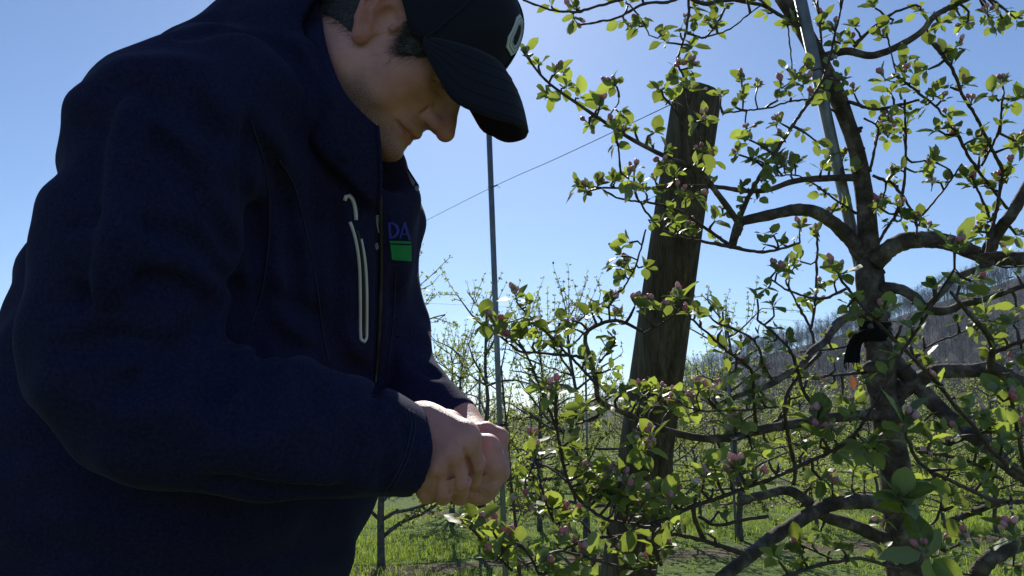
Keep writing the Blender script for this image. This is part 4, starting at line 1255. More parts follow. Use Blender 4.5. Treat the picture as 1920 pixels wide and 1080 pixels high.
body = SDF()
def hell(c, r, k=2.0, op='u', rot=None):
    ax = HAX if rot is None else HAX @ rot
    body.ell(H(*c), np.array(r) * 0.01, ax, k * 0.01, op)
def hcone(a, b, ra, rb, k=1.0, op='u'): body.cone(H(*a), H(*b), ra * 0.01, rb * 0.01, k * 0.01, op)
hell((-0.3, 0, 4.8), (9.9, 7.7, 8.2))
hell((4.0, 0, 1.0), (5.6, 6.1, 7.0), 2)
hell((6.3, 0, -3.6), (3.6, 3.8, 3.4), 2)
for q in (1, -1):
    hell((5.0, 4.5 * q, -0.3), (3.0, 2.2, 2.2), 2)
    hell((3.2, 4.6 * q, -3.2), (3.8, 2.1, 3.6), 2)
    hcone((0.2, 5.2 * q, -5.0), (6.6, 2.0 * q, -7.6), 1.6, 1.5, 2)
hell((8.8, 0, -7.2), (1.9, 2.4, 1.75), 1.2)
hell((3.6, 0, -7.6), (4.6, 4.6, 2.3), 2)
hcone((8.2, -3.0, 4.2), (8.2, 3.0, 4.2), 1.1, 1.1, 1.5)
for q in (1, -1):
    hell((9.0, 3.3 * q, 2.1), (1.5, 1.8, 1.2), 1.2, 's')
    hell((6.7, 3.2 * q, 2.1), (1.45, 1.5, 1.35), 0.25)
    hcone((7.9, 2.0 * q, 1.5), (7.7, 4.6 * q, 1.7), 0.16, 0.12, 0.3)
hcone((8.7, 0, 3.2), (11.2, 0, -0.3), 0.95, 1.05, 0.9)
hcone((11.2, 0, -0.3), (12.0, 0, -1.15), 1.05, 1.15, 0.5)
for q in (1, -1):
    hell((10.4, 1.2 * q, -1.4), (1.4, 0.66, 0.85), 0.8)
    hell((10.7, 0.62 * q, -2.35), (0.7, 0.34, 0.5), 0.2, 's')
    # alar crease and fold down to the mouth
    hcone((8.9, 2.0 * q, -0.8), (9.0, 2.1 * q, -2.0), 0.12, 0.10, 0.5, 's')
for q in (1, -1):
    body.chain([H(7.7, 2.6 * q, -4.45), H(9.0, 1.5 * q, -4.1), H(9.75, 0.0, -3.85)], [0.0042, 0.0058, 0.0062], 0.006)
    body.chain([H(7.7, 2.5 * q, -4.75), H(9.0, 1.4 * q, -5.1), H(9.45, 0.0, -5.2)], [0.004, 0.006, 0.0066], 0.006)
for q in (1, -1):
    body.chain([H(8.35, 2.75 * q, -4.72), H(9.5, 1.5 * q, -4.6), H(10.4, 0.0, -4.52)], [0.0020, 0.0020, 0.0014], 0.004, 's')
HEAD_END = len(body.p)
# neck
NECK = C3(545, 190, 0.96)
body.cone(H(-1.6, 0, -1.5), NECK, 0.061, 0.072, 0.03)
body.cone(H(0.2, 0, -5.2), C3(600, 300, 0.96), 0.045, 0.06, 0.03)
NECK_IDX = list(range(HEAD_END, len(body.p)))
# ears
for q in (1, -1):
    def E_(f, u, lift=0.0): return H(f * 1.06 + 0.9, q * (6.9 + 0.36 * max(0.0, 0.9 - f) + lift), u * 1.06 + 1.5)
    ax = HAX @ np.array([[math.cos(R(20)), -math.sin(R(20)) * q, 0], [math.sin(R(20)) * q, math.cos(R(20)), 0], [0, 0, 1.0]]).T
    body.ell(E_(-1.2, 0.7), np.array([2.3, 0.42, 3.5]) * 0.01, ax, 0.004)
    body.chain([E_(0.9, 0.6, .2), E_(1.1, 2.4, .35), E_(0.3, 3.9, .4), E_(-1.5, 4.5, .4), E_(-3.0, 3.6, .4), E_(-3.5, 1.8, .4), E_(-3.1, -0.2, .35), E_(-2.0, -2.1, .3), E_(-0.9, -3.2, .2)],
               [0.0036, 0.004, 0.0042, 0.0042, 0.0042, 0.004, 0.0038, 0.0045, 0.0062], 0.003)
    body.ell(E_(-0.7, -3.0, .15), np.array([0.95, 0.5, 1.2]) * 0.01, ax, 0.004)
    body.ell(E_(-0.25, 0.1, .45), np.array([1.15, 0.75, 1.35]) * 0.01, ax, 0.003, 's')
    body.chain([E_(0.1, 3.0, .35), E_(-1.6, 2.5, .45), E_(-2.1, 1.0, .5), E_(-1.7, -0.7, .45), E_(-0.7, -1.7, .35)], [0.0026, 0.0032, 0.0034, 0.003, 0.0024], 0.003)
    body.chain([E_(-2.75, 3.0, .45), E_(-2.95, 1.4, .5), E_(-2.5, -0.6, .45)], [0.0016, 0.0018, 0.0014], 0.003, 's')
    body.ball(E_(0.85, -0.1, .35), 0.0048, 0.004)

HEAD_IDX = list(range(HEAD_END)) + NECK_IDX
# ---- trunk and arms below the jacket
SH_N, EL_N, WR_N = C3(330, 270, 0.77), C3(222, 690, 0.70), C3(752, 848, 0.80)
SH_F, EL_F, WR_F = C3(680, 430, 1.10), C3(722, 640, 1.07), C3(852, 795, 0.955)
body.cone(NECK, C3(500, 300, 0.98), 0.072, 0.08, 0.05)
body.cone(C3(430, 310, 0.96), C3(300, 700, 0.98), 0.075, 0.12, 0.06)
body.cone(C3(570, 400, 1.05), C3(470, 700, 1.08), 0.075, 0.11, 0.06)
body.cone(C3(300, 700, 0.96), C3(270, 1130, 0.97), 0.14, 0.13, 0.06)
body.cone(C3(470, 700, 1.08), C3(400, 1130, 1.08), 0.13, 0.13, 0.06)
body.cone(C3(470, 260, 0.95), SH_N, 0.06, 0.055, 0.05)
body.cone(SH_N, EL_N, 0.06, 0.048, 0.03)
body.cone(EL_N, C3(480, 785, 0.73), 0.047, 0.044, 0.02)
body.cone(C3(480, 785, 0.73), WR_N, 0.044, 0.029, 0.02)
body.cone(C3(600, 390, 1.04), SH_F, 0.055, 0.045, 0.05)
body.cone(SH_F, EL_F, 0.042, 0.028, 0.02)
body.cone(EL_F, C3(762, 742, 1.0), 0.026, 0.026, 0.01); body.cone(C3(762, 742, 1.0), WR_F, 0.026, 0.026, 0.01)
# legs inside the trousers
HIP_N, HIP_F = np.array([-0.50, 0.95, 0.93]), np.array([-0.40, 1.13, 0.93])
FT_N, FT_F = np.array([-0.53, 0.95, 0.09]), np.array([-0.41, 1.20, 0.09])
for hpnt, fpt in ((HIP_N, FT_N), (HIP_F, FT_F)):
    kn = (hpnt + fpt) / 2 + np.array([0.03, 0, 0.02])
    body.cone(hpnt, kn, 0.085, 0.055, 0.05); body.cone(kn, fpt, 0.052, 0.036, 0.03)
    body.cone(fpt - np.array([0.02, 0, 0.03]), fpt + np.array([0.15, -0.02, -0.045]), 0.036, 0.03, 0.03)

# ---- near hand: back of the hand to us, fingers curled down and away
HAND_0 = len(body.p)
k4 = lambda cx, cy_, d: C3(780 + cx / 4.911, 740 + cy_ / 4.911, d)
body.cone(WR_N, C3(800, 838, 0.80), 0.029, 0.030, 0.015)
body.ell(C3(826, 842, 0.80), (0.036, 0.030, 0.019), np.stack([RIGHT * .8 + UP * -.6, RIGHT * .6 + UP * .8, FWD], 1), 0.02)
fing = [  # MCP, PIP, DIP, tip as (crop x, crop y, depth) and radii
    [(440, 395, .788), (545, 630, .803), (520, 780, .826), (440, 800, .845)],
    [(320, 530, .779), (412, 790, .790), (400, 895, .813), (330, 870, .84)],
    [(180, 650, .778), (248, 880, .788), (245, 935, .810), (190, 890, .84)],
    [(45, 745, .783), (85, 890, .793), (100, 930, .813), (80, 880, .84)]]
frad = [(.0110, .0102, .0090, .0080), (.0112, .0104, .0092, .0082), (.0108, .0100, .0088, .0078), (.0098, .0090, .0080, .0072)]
for pts, rr in zip(fing, frad):
    pw = [k4(*p) for p in pts]
    body.cone(C3(800, 836, 0.803), pw[0], 0.021, rr[0] * 1.05, 0.012)
    body.cone(pw[0], pw[1], rr[0], rr[1], 0.0016)
    body.cone(pw[1], pw[2], rr[1], rr[2], 0.003)
    body.cone(pw[2], pw[3], rr[2], rr[3], 0.003)
    body.ball(pw[0] - FWD * 0.0012, rr[0] * 0.98, 0.010)
HAND_IDX = list(range(HAND_0, len(body.p)))
# thumb along the top edge
th = [C3(786, 800, .812), C3(838, 806, .832), C3(872, 822, .842), C3(896, 846, .845)]
body.chain(th, [.024, .0185, .0135, .0105], 0.012)
body.cone(C3(800, 800, .805), k4(420, 395, .795), .022, .0165, 0.015)
# ---- far hand: cupped under the near one, thumb on top
body.cone(WR_F, C3(893, 850, .905), 0.029, 0.032, 0.02)
body.ell(C3(893, 872, .873), (0.031, 0.034, 0.026), np.stack([RIGHT, UP, FWD], 1), 0.02)
body.chain([C3(898, 905, .868), C3(916, 868, .850), C3(914, 838, .846), C3(903, 858, .838)], [.024, .018, .0128, .0105], 0.006)
for pts, rr in (([(925, 850, .895), (934, 822, .893), (912, 809, .893), (884, 810, .888)], (.0145, .0125, .0108, .0095)),
                ([(928, 872, .885), (935, 884, .872), (915, 905, .850), (884, 903, .838)], (.014, .0125, .011, .0095)),
                ([(912, 893, .880), (916, 908, .868), (890, 923, .850), (862, 914, .840)], (.0135, .012, .0108, .0092)),
                ([(890, 905, .878), (888, 920, .862), (862, 930, .848), (842, 920, .842)], (.0125, .0108, .0095, .0085))):
    pw = [C3(*p) for p in pts]
    body.cone(C3(893, 865, .89), pw[0], .022, rr[0], .012)
    for i in range(3): body.cone(pw[i], pw[i + 1], rr[i], rr[i + 1], 0.003)

def groove(px, rad, k, idx):
    pts = []
    for p in catmull(np.array([(780 + a / 4.911, 740 + b / 4.911) for a, b in px]), 3):
        o = np.array(CAM); v = np.array(ray(p[0], p[1])); t = 0.6
        for _ in range(80):
            d = body.value((o + v * t)[None], idx)[0]
            if d < 0.0003: break
            t += max(d * .8, .0004)
        if t < 1.2: pts.append(o + v * (t + .0004))
    for i in range(len(pts) - 1): body.cone(pts[i], pts[i + 1], rad * min(1, .4 + i * .12), rad * min(1, .4 + (i + 1) * .12), k, 's')
groove([(440, 500), (460, 570), (482, 650), (500, 720), (498, 800)], .0011, .004, HAND_IDX)
groove([(312, 650), (328, 750), (338, 840), (318, 915)], .0011, .004, HAND_IDX)
groove([(185, 760), (168, 810), (160, 870), (162, 935)], .0011, .004, HAND_IDX)
def head_attr(V):
    q = head_local(V)
    f, s, u = q[:, 0], q[:, 1], q[:, 2]
    a = np.abs(s)
    near = (np.abs(u) < 16) & (np.abs(f) < 16) & (a < 10)
    sst = lambda x, e0, e1: np.clip((x - e0) / (e1 - e0), 0, 1) ** 2 * (3 - 2 * np.clip((x - e0) / (e1 - e0), 0, 1))
    stub = (1 - sst(u + 0.25 * f, -4.6, -2.2)) * sst(f, 1.0, 4.5) * (1 - sst(-u, 9.5, 12.5))
    must = .45 * sst(f, 8.0, 9.0) * (1 - sst(np.abs(u + 3.0), 0.5, 1.1)) * (1 - sst(a, 2.2, 3.2))
    lip = sst(f, 7.2, 8.2) * (1 - sst(np.abs(u + 4.65), 0.55, 1.05)) * (1 - sst(a, 2.2, 2.9))
    side = np.clip(1.25 - np.hypot((f - 4.3) / 2.3, (u - 2.0) / 2.4), 0, 1) * sst(a, 4.5, 5.5)
    stub = np.maximum.reduce([stub, must, side]) * (1 - lip)
    red = np.maximum.reduce([sst(f, 9.5, 11) * (1 - sst(np.abs(u + 0.6), 1.0, 2.4)) * .8, (1 - sst(np.hypot(f - 5.5, u + 0.6), 1.5, 4.0)) * .45, sst(a, 7.0, 7.8) * (1 - sst(np.abs(f + 1), 3, 5)) * .9])
    hand = np.linalg.norm(V - HAND_C, axis=1) < .16
    return stub * near, lip * near, np.where(hand, .45, red * near)

m = mat('skin', (0.42, 0.25, 0.20), 0.5, 0.4)
at = {}
for k in ('stubble', 'lip', 'red'):
    at[k] = nd(m, 'ShaderNodeAttribute'); at[k].attribute_name = k
n1 = noise(m, 45, 5); n2 = noise(m, 900, 2); n3 = noise(m, 14, 3)
c0 = ramp(m, [(0.3, (0.53, 0.245, 0.205)), (0.7, (0.69, 0.345, 0.295))], n1.outputs[0])
def blend(a, fac, b, amt):
    x = nd(m, 'ShaderNodeMix', data_type='RGBA')
    f = nd(m, 'ShaderNodeMath', operation='MULTIPLY'); f.inputs[1].default_value = amt
    lk(m, fac, f.inputs[0]); lk(m, f.outputs[0], x.inputs['Factor']); lk(m, a, x.inputs[6]); x.inputs[7].default_value = (*b, 1)
    return x.outputs[2]
c1 = blend(c0.outputs[0], at['red'].outputs['Fac'], (0.42, 0.13, 0.10), 0.6)
hm = nd(m, 'ShaderNodeMath', operation='GREATER_THAN'); lk(m, n2.outputs[0], hm.inputs[0]); hm.inputs[1].default_value = 0.47
sm2 = nd(m, 'ShaderNodeMath', operation='MULTIPLY_ADD'); lk(m, hm.outputs[0], sm2.inputs[0]); sm2.inputs[1].default_value = 0.5; sm2.inputs[2].default_value = 0.35
sm3 = nd(m, 'ShaderNodeMath', operation='MULTIPLY'); lk(m, sm2.outputs[0], sm3.inputs[0]); lk(m, at['stubble'].outputs['Fac'], sm3.inputs[1])
c2 = blend(c1, sm3.outputs[0], (0.085, 0.062, 0.055), 0.85)
c3_ = blend(c2, at['lip'].outputs['Fac'], (0.36, 0.13, 0.11), 0.65)
lk(m, c3_, bsdf(m).inputs['Base Color'])
bsdf(m).inputs['Subsurface Weight'].default_value = 0.08
bsdf(m).inputs['Subsurface Radius'].default_value = (1.0, 0.25, 0.12)
bsdf(m).inputs['Subsurface Scale'].default_value = 0.008
n4 = noise(m, 170, 4, .65)
sm4 = nd(m, 'ShaderNodeMath', operation='ADD'); lk(m, n2.outputs[0], sm4.inputs[0]); lk(m, n4.outputs[0], sm4.inputs[1])
bump(m, sm4.outputs[0], 0.45, 0.0016)
M['skin'] = m

BASE = np.array([-0.47, 1.07, 0.0])
HEAD_C, HAND_C = HEAD_O - UP * .02 - RIGHT * .02, C3(850, 850, .835)
in_head = lambda c_, hf: np.linalg.norm(c_ - HEAD_C, axis=1) < .185
in_hand = lambda c_, hf: np.linalg.norm(c_ - HAND_C, axis=1) < .135
rest = lambda c_, hf: (np.linalg.norm(c_ - HEAD_C, axis=1) > .185 - hf * 1.5) & (np.linalg.norm(c_ - HAND_C, axis=1) > .135 - hf * 1.5)
parts_ = [body.mesh(0.0022, 12, in_head), body.mesh(0.0015, 12, in_hand), body.mesh(0.009, 6, rest)]
V = np.concatenate([a for a, b in parts_]); Q = np.concatenate([b + n for (a, b), n in zip(parts_, np.cumsum([0] + [len(a) for a, b in parts_[:-1]]))])
me = quick_mesh('person', V, Q, M['skin'], True)
for nm, arr in zip(('stubble', 'lip', 'red'), head_attr(V)):
    a_ = me.attributes.new(nm, 'FLOAT', 'POINT'); a_.data.foreach_set('value', arr.astype(np.float32))
person = link_mesh('person', me, None, BASE)
tag(person, 'man in dark navy jacket and cap, head bowed, looking down at his cupped hands', 'person')

# ---------------------------------------------------------------- jacket
m = mat('navy_softshell', (0.010, 0.011, 0.022), 0.95, 0.05)
n1 = noise(m, 520, 2); n2 = noise(m, 12, 4)
n3 = noise(m, 300, 3, .7)
mxn = nd(m, 'ShaderNodeMath', operation='MULTIPLY_ADD'); lk(m, n3.outputs[0], mxn.inputs[0]); mxn.inputs[1].default_value = .9; mxn.inputs[2].default_value = -.45
n2m = nd(m, 'ShaderNodeMath', operation='MULTIPLY_ADD'); lk(m, n2.outputs[0], n2m.inputs[0]); n2m.inputs[1].default_value = .3; n2m.inputs[2].default_value = .35
adn = nd(m, 'ShaderNodeMath', operation='ADD'); lk(m, n2m.outputs[0], adn.inputs[0]); lk(m, mxn.outputs[0], adn.inputs[1])
c = ramp(m, [(0.25, (0.0095, 0.0090, 0.025)), (0.75, (0.026, 0.025, 0.070))], adn.outputs[0])
lk(m, c.outputs[0], bsdf(m).inputs['Base Color'])
bsdf(m).inputs['Sheen Weight'].default_value = 0.07
bsdf(m).inputs['Sheen Roughness'].default_value = 0.4
bsdf(m).inputs['Sheen Tint'].default_value = (0.5, 0.55, 0.8, 1)
bump(m, n3.outputs[0], 0.5, 0.0015)
M['navy'] = m
M['lining'] = mat('collar_lining', (0.20, 0.25, 0.36), 0.8)
M['trim'] = mat('zip_trim', (0.62, 0.61, 0.60), 0.6)
M['zip_metal'] = mat('zip_metal', (0.25, 0.26, 0.28), 0.35, 0.5)
M['logo_blue'] = mat('embroidery_blue', (0.035, 0.045, 0.30), 0.8)
M['logo_green'] = mat('embroidery_green', (0.012, 0.24, 0.065), 0.8)

jk = SDF()
jk.cone(C3(450, 300, 0.93), C3(345, 570, 0.94), 0.125, 0.160, 0.05)
jk.cone(C3(500, 330, 0.945), C3(630, 410, 0.985), 0.105, 0.095, 0.06)
jk.cone(C3(345, 570, 0.94), C3(285, 850, 0.95), 0.160, 0.195, 0.06)
jk.cone(C3(285, 850, 0.95), C3(260, 1190, 0.97), 0.195, 0.185, 0.06)
jk.cone(C3(585, 400, 1.03), C3(545, 560, 1.05), 0.125, 0.150, 0.06)
jk.cone(C3(545, 560, 1.05), C3(470, 850, 1.08), 0.150, 0.165, 0.06)
jk.cone(C3(470, 850, 1.08), C3(395, 1190, 1.08), 0.165, 0.165, 0.06)
jk.cone(C3(465, 225, 0.97), C3(545, 130, 0.955), 0.105, 0.085, 0.05)
jk.cone(C3(480, 85, 0.95), C3(565, 55, 0.95), 0.052, 0.056, 0.03)
jk.cone(C3(440, 210, 0.97), C3(380, 400, 0.98), 0.105, 0.15, 0.05)
jk.cone(C3(545, 130, 0.955), C3(600, 250, 0.97), 0.085, 0.085, 0.05)
jk.cone(C3(560, 260, 1.0), C3(620, 370, 1.06), 0.090, 0.08, 0.05)
# near sleeve
SLV = [C3(455, 240, 0.90), C3(405, 215, 0.83), C3(322, 262, 0.765), C3(260, 480, 0.72), C3(222, 668, 0.70), C3(300, 760, 0.70), C3(500, 792, 0.725), C3(650, 815, 0.755), C3(800, 855, 0.805)]
jk.chain(SLV, [0.100, 0.085, 0.085, 0.080, 0.070, 0.066, 0.062, 0.055, 0.043], 0.03)
# far sleeve
SLF = [C3(655, 405, 1.06), C3(703, 425, 1.10), C3(690, 520, 1.09), C3(726, 632, 1.07), C3(748, 712, 1.03), C3(790, 768, 0.985), C3(886, 818, 0.935)]
jk.chain(SLF, [0.075, 0.062, 0.055, 0.052, 0.046, 0.042, 0.034], 0.03)
def folds(X):
    x = (X - CAM)
    a, b, c_ = x @ RIGHT, x @ FWD, x @ UP
    w = 0.0030 * np.sin(23 * a + 9 * np.sin(11 * c_ + 7 * b) + 5 * b) * np.sin(31 * c_ - 13 * b + 2.5 * np.sin(17 * a))
    w += 0.0016 * np.sin(61 * c_ + 21 * a + 3 * np.sin(19 * a - 23 * b))
    w += 0.0012 * np.sin(47 * a - 39 * c_ + 4 * np.sin(13 * c_ + 9 * b))
    return w
jk.warp(folds)
def crease(px, rad=0.006, k=0.014, op='s', lift=0.0):
    """a drawn fold line, laid on the near surface of the jacket built so far"""
    pts = []
    for p in catmull(np.array(px, float), 25):
        o = np.array(CAM); v = np.array(ray(p[0], p[1])); t = 0.4
        for _ in range(90):
            d = jk.value((o + v * t)[None], crease.idx)[0]
            if d < 0.0006: break
            t += max(d * 0.75, 0.0005)
            if t > 2.2: break
        if t < 2.0: pts.append(o + v * (t - lift))
    for i in range(len(pts) - 1): crease.out.append((pts[i], pts[i + 1], rad, rad, k, op))
jk.chain([C3(352, 72, .95), C3(420, 52, .92), C3(495, 64, .885), C3(560, 112, .862), C3(605, 200, .852), C3(640, 290, .858)], [.010, .016, .020, .022, .02, .012], .012)
crease.idx = list(range(len(jk.p))); crease.out = []
crease([(345, 64), (420, 47), (480, 62), (545, 100), (590, 170), (625, 260)], 0.005, 0.013)
crease([(640, 690), (600, 665), (555, 655), (500, 668), (440, 700)], 0.006, 0.013)
crease([(690, 705), (660, 690), (640, 650), (600, 600), (520, 560)], 0.007, 0.013)
crease([(720, 715), (700, 745), (715, 790)], 0.005, 0.013)
crease([(260, 230), (320, 290), (390, 380), (440, 470)], 0.006, 0.013)
crease([(300, 430), (370, 455), (430, 520), (470, 590)], 0.006, 0.013)
crease([(160, 560), (240, 530), (340, 540), (420, 590)], 0.006, 0.013)
crease([(110, 660), (200, 640), (300, 650), (400, 690)], 0.006, 0.013)
crease([(470, 240), (520, 330), (545, 450), (560, 560)], 0.006, 0.013)
crease([(130, 420), (200, 400), (280, 420)], 0.005, 0.013)
crease([(480, 230), (470, 350), (490, 480), (500, 600), (560, 660)], 0.008, 0.013)
crease([(620, 330), (630, 450), (632, 600), (640, 680)], 0.004, 0.013)
crease([(715, 400), (716, 500), (714, 600), (712, 700)], 0.004, 0.013)
crease([(742, 500), (738, 600), (728, 720)], 0.004, 0.013)
crease([(778, 680), (800, 690), (815, 700)], 0.006, 0.013)
crease([(400, 905), (520, 925), (640, 925)], 0.006, 0.013)
crease([(250, 200), (235, 300), (225, 420), (200, 560)], 0.005, 0.02, 'u', 0.004)
crease([(430, 560), (380, 620), (300, 690), (220, 740)], 0.006, 0.014)
crease([(450, 600), (420, 690), (390, 760)], 0.006, 0.014)
crease([(480, 620), (500, 700), (500, 760)], 0.005, 0.013)
crease([(690, 760), (720, 800), (730, 860), (720, 910)], 0.004, 0.012)
crease([(655, 740), (670, 800), (668, 870), (650, 915)], 0.004, 0.012)
crease([(745, 770), (762, 810), (764, 860)], 0.003, 0.010)
crease([(560, 700), (600, 740), (620, 800)], 0.005, 0.012)
crease([(340, 130), (370, 200), (420, 270)], 0.005, 0.014)
crease([(590, 330), (600, 450), (600, 560), (612, 680)], 0.004, 0.012)
for e in crease.out: jk.cone(*e)
# openings: cuffs and neck
cn = np.array(C3(800, 855, 0.805)) - np.array(C3(650, 815, 0.755))
jk.half(C3(779, 846, 0.795), cn + RIGHT * 0.02 + UP * 0.012, 0.09)
jk.half(C3(862, 804, 0.948), np.array(C3(886, 818, 0.935)) - np.array(C3(790, 768, 0.985)), 0.07)
jk.cone(NECK + (H(0, 0, -3) - NECK) * 0.2, H(-1, 0, 0), 0.080, 0.085, 0.012, 's')
jk.cone(C3(690, 330, 0.95), C3(760, 280, 0.95), 0.03, 0.05, 0.02, 's')
V, Q = jk.mesh(0.005)
jacket = link_mesh('jacket', quick_mesh('jacket', V, Q, M['navy'], True), person, BASE)
bv = BVHTree.FromPolygons([tuple(v) for v in V], [tuple(int(i) for i in q) for q in Q])
def hit(px, py, lift=0.0):
    h = bv.ray_cast(Vector(CAM), ray(px, py))
    if h[0] is None: return None
    n = h[1] if h[1].dot(ray(px, py)) < 0 else -h[1]
    return np.array(h[0] + n * lift), np.array(n)
def line_on_jacket(px, lift=0.001, step=6):
    return np.array([q[0] for q in (hit(p[0], p[1], lift) for p in catmull(np.array(px, float), step)) if q is not None])

# collar: an open stand collar with a folded far tip
cb = [(708, 395, .90), (660, 350, .865), (600, 290, .845), (545, 190, .855), (520, 90, .91), (545, 40, .98), (600, 80, 1.05), (670, 220, 1.07), (722, 340, 1.03), (722, 398, .985)]
ct = [(707, 236, .872), (672, 205, .855), (642, 165, .848), (616, 100, .855), (603, 35, .89), (598, -25, .97), (640, 0, 1.04), (706, 190, 1.065), (748, 290, 1.03), (784, 350, .985)]
nt = 60
B_ = catmull(np.array([C3(*p) for p in cb]), 0.012); T_ = catmull(np.array([C3(*p) for p in ct]), 0.012)
rs = lambda A, n: np.stack([np.interp(np.linspace(0, 1, n), np.r_[0, np.cumsum(np.linalg.norm(np.diff(A, axis=0), axis=1))] / np.linalg.norm(np.diff(A, axis=0), axis=1).sum(), A[:, i]) for i in range(3)], 1)
B_, T_ = rs(B_, nt), rs(T_, nt)
ctr = (B_.mean(0) + T_.mean(0)) / 2
rows = 8
G = []
for j in range(rows):
    t = j / (rows - 1)
    r_ = B_ * (1 - t) + T_ * t
    out = r_ - ctr; out /= np.linalg.norm(out, axis=1)[:, None]
    G.append(r_ + out * (0.010 * math.sin(math.pi * t)) + out * (0.0025 * np.sin(np.arange(nt) * .9 + 3 * t))[:, None])
mb = MB()
outer = np.concatenate(G)
def shrink(A):
    o = ctr - A; return A + o / np.linalg.norm(o, axis=1)[:, None] * 0.005
inner = shrink(outer)
F = []; n_ = rows * nt
for j in range(rows - 1):
    for i in range(nt - 1):
        a, b, c_, d_ = j * nt + i, j * nt + i + 1, (j + 1) * nt + i + 1, (j + 1) * nt + i
        F.append((a, b, c_, d_))
Fi = [(n_ + d_, n_ + c_, n_ + b, n_ + a) for a, b, c_, d_ in F]
rim = []
for i in range(nt - 1):
    t0 = (rows - 1) * nt + i
    rim.append((t0, t0 + 1, n_ + t0 + 1, n_ + t0)); rim.append((i + 1, i, n_ + i, n_ + i + 1))
for j in range(rows - 1):
    rim.append((j * nt, (j + 1) * nt, n_ + (j + 1) * nt, n_ + j * nt))
    e = nt - 1; rim.append(((j + 1) * nt + e, j * nt + e, n_ + j * nt + e, n_ + (j + 1) * nt + e))
me = bpy.data.meshes.new('collar')
me.from_pydata(np.vstack([outer, inner]).tolist(), [], F + Fi + rim)
me.materials.append(M['navy']); me.materials.append(M['lining'])
me.polygons.foreach_set('material_index', np.array([0] * len(F) + [1] * len(Fi) + [0] * len(rim), np.int32))
me.polygons.foreach_set('use_smooth', np.ones(len(me.polygons), bool)); me.update()
link_mesh('collar', me, jacket, BASE)

for edge, r_ in ((np.array([outer[j * nt + nt - 1] for j in range(rows)]), .0030), (outer[(rows - 1) * nt + nt * 3 // 4:], .0022), (np.array([outer[j * nt] for j in range(rows)]), .0024)):
    mb = MB(); v, f = tube(edge, r_, 6); mb.add(v, f); mb.build('collar_edge', M['lining'] if r_ > .0025 else M['navy'], jacket, BASE)
def trim(name, px, r, matl, n=6, lift=0.0008, flat=1.0):
    L = line_on_jacket(px, lift)
    if len(L) < 2: return None
    mb = MB(); v, f = tube(L, r, n); mb.add(v, f)
    return mb.build(name, matl, jacket, BASE)
trim('pocket_zip', [(646, 376), (648, 369), (654, 367), (660, 373), (665, 390), (667, 412)], 0.0024, M['trim'])
trim('pocket_zip', [(656, 416), (666, 448), (673, 495), (675, 560), (675, 625), (677, 637), (682, 641), (686, 634), (687, 560), (684, 495), (676, 448)], 0.0021, M['trim'])
trim('zip_teeth', [(668, 430), (676, 470), (681, 540), (681, 632)], 0.0024, M['black_plastic'])
trim('front_zip', [(706, 300), (712, 390), (714, 470), (712, 560), (708, 660), (704, 720)], 0.0028, M['black_plastic'])
trim('zip_pull', [(705, 405), (709, 404), (710, 418), (717, 438), (715, 442), (709, 434), (706, 418), (705, 406)], 0.0011, M['zip_metal'])
trim('zip_pull', [(703, 458), (706, 456), (708, 464), (705, 468), (703, 460)], 0.0010, M['zip_metal'])
M['seam'] = mat('seam_thread', (0.028, 0.030, 0.055), 0.9, .1)
for px_ in ([(524, 300), (552, 350), (575, 440), (594, 540), (605, 620), (616, 680)], [(470, 225), (497, 320), (505, 430), (492, 540), (470, 610)], [(772, 772), (778, 800), (768, 850), (745, 900), (732, 920)],
            [(765, 768), (771, 800), (760, 850), (738, 898), (724, 918)], [(742, 505), (737, 600), (726, 720)]):
    trim('seam', px_, .0011, M['seam'], 5, .0004)
# embroidered lettering and bars on the far chest
def decal(name, quads, matl, lift=0.0012, thick=0.0012):
    """quads in traced positions, laid on the cloth and raised a millimetre"""
    bm = bmesh.new()
    N_ = 4
    for (a, b, c_, d_) in quads:
        for i in range(N_):
            for j in range(N_):
                q = []
                for (s, t) in ((i, j), (i + 1, j), (i + 1, j + 1), (i, j + 1)):
                    s /= N_; t /= N_
                    x = (1 - s) * (1 - t) * np.array(a) + s * (1 - t) * np.array(b) + s * t * np.array(c_) + (1 - s) * t * np.array(d_)
                    h = hit(x[0], x[1], lift)
                    if h is not None: q.append(bm.verts.new(h[0]))
                if len(q) == 4: bm.faces.new(q)
    bmesh.ops.remove_doubles(bm, verts=bm.verts, dist=1e-5)
    me = bpy.data.meshes.new(name); bm.to_mesh(me); bm.free(); me.materials.append(matl)
    o = link_mesh(name, me, jacket, BASE)
    sd = o.modifiers.new('thick', 'SOLIDIFY'); sd.thickness = thick; sd.offset = 0
    return o
def strokes(path, w):
    p = np.array(path, float); out = []
    t = np.gradient(p, axis=0); t /= np.linalg.norm(t, axis=1)[:, None]
    nrm = np.stack([-t[:, 1], t[:, 0]], 1)
    w = np.broadcast_to(np.asarray(w, float), (len(p),))[:, None]
    A, Bq = p + nrm * w / 2, p - nrm * w / 2
    for i in range(len(p) - 1): out.append((A[i], Bq[i], Bq[i + 1], A[i + 1]))
    return out
arc = [(727, 418.5)] + [(731 + 13.5 * math.sin(t), 431.5 - 13.5 * math.cos(t)) for t in np.linspace(0.15, math.pi - .15, 12)] + [(729, 446)]
wid = [2.2] + list(2.2 + 3.2 * np.sin(np.linspace(0.15, math.pi - .15, 12))) + [2.2]
decal('letter', strokes([(729.5, 417), (731.5, 447)], 4.6) + strokes(arc, wid), M['logo_blue'])
decal('letter', strokes([(748.5, 447), (756, 419)], 2.4) + strokes([(756, 417), (766, 449)], 4.8) + strokes([(752, 438), (761, 439)], 2.2), M['logo_blue'])
decal('logo_bar', [((730, 451), (768, 452), (769, 456.5), (730.5, 455))], M['logo_green'])
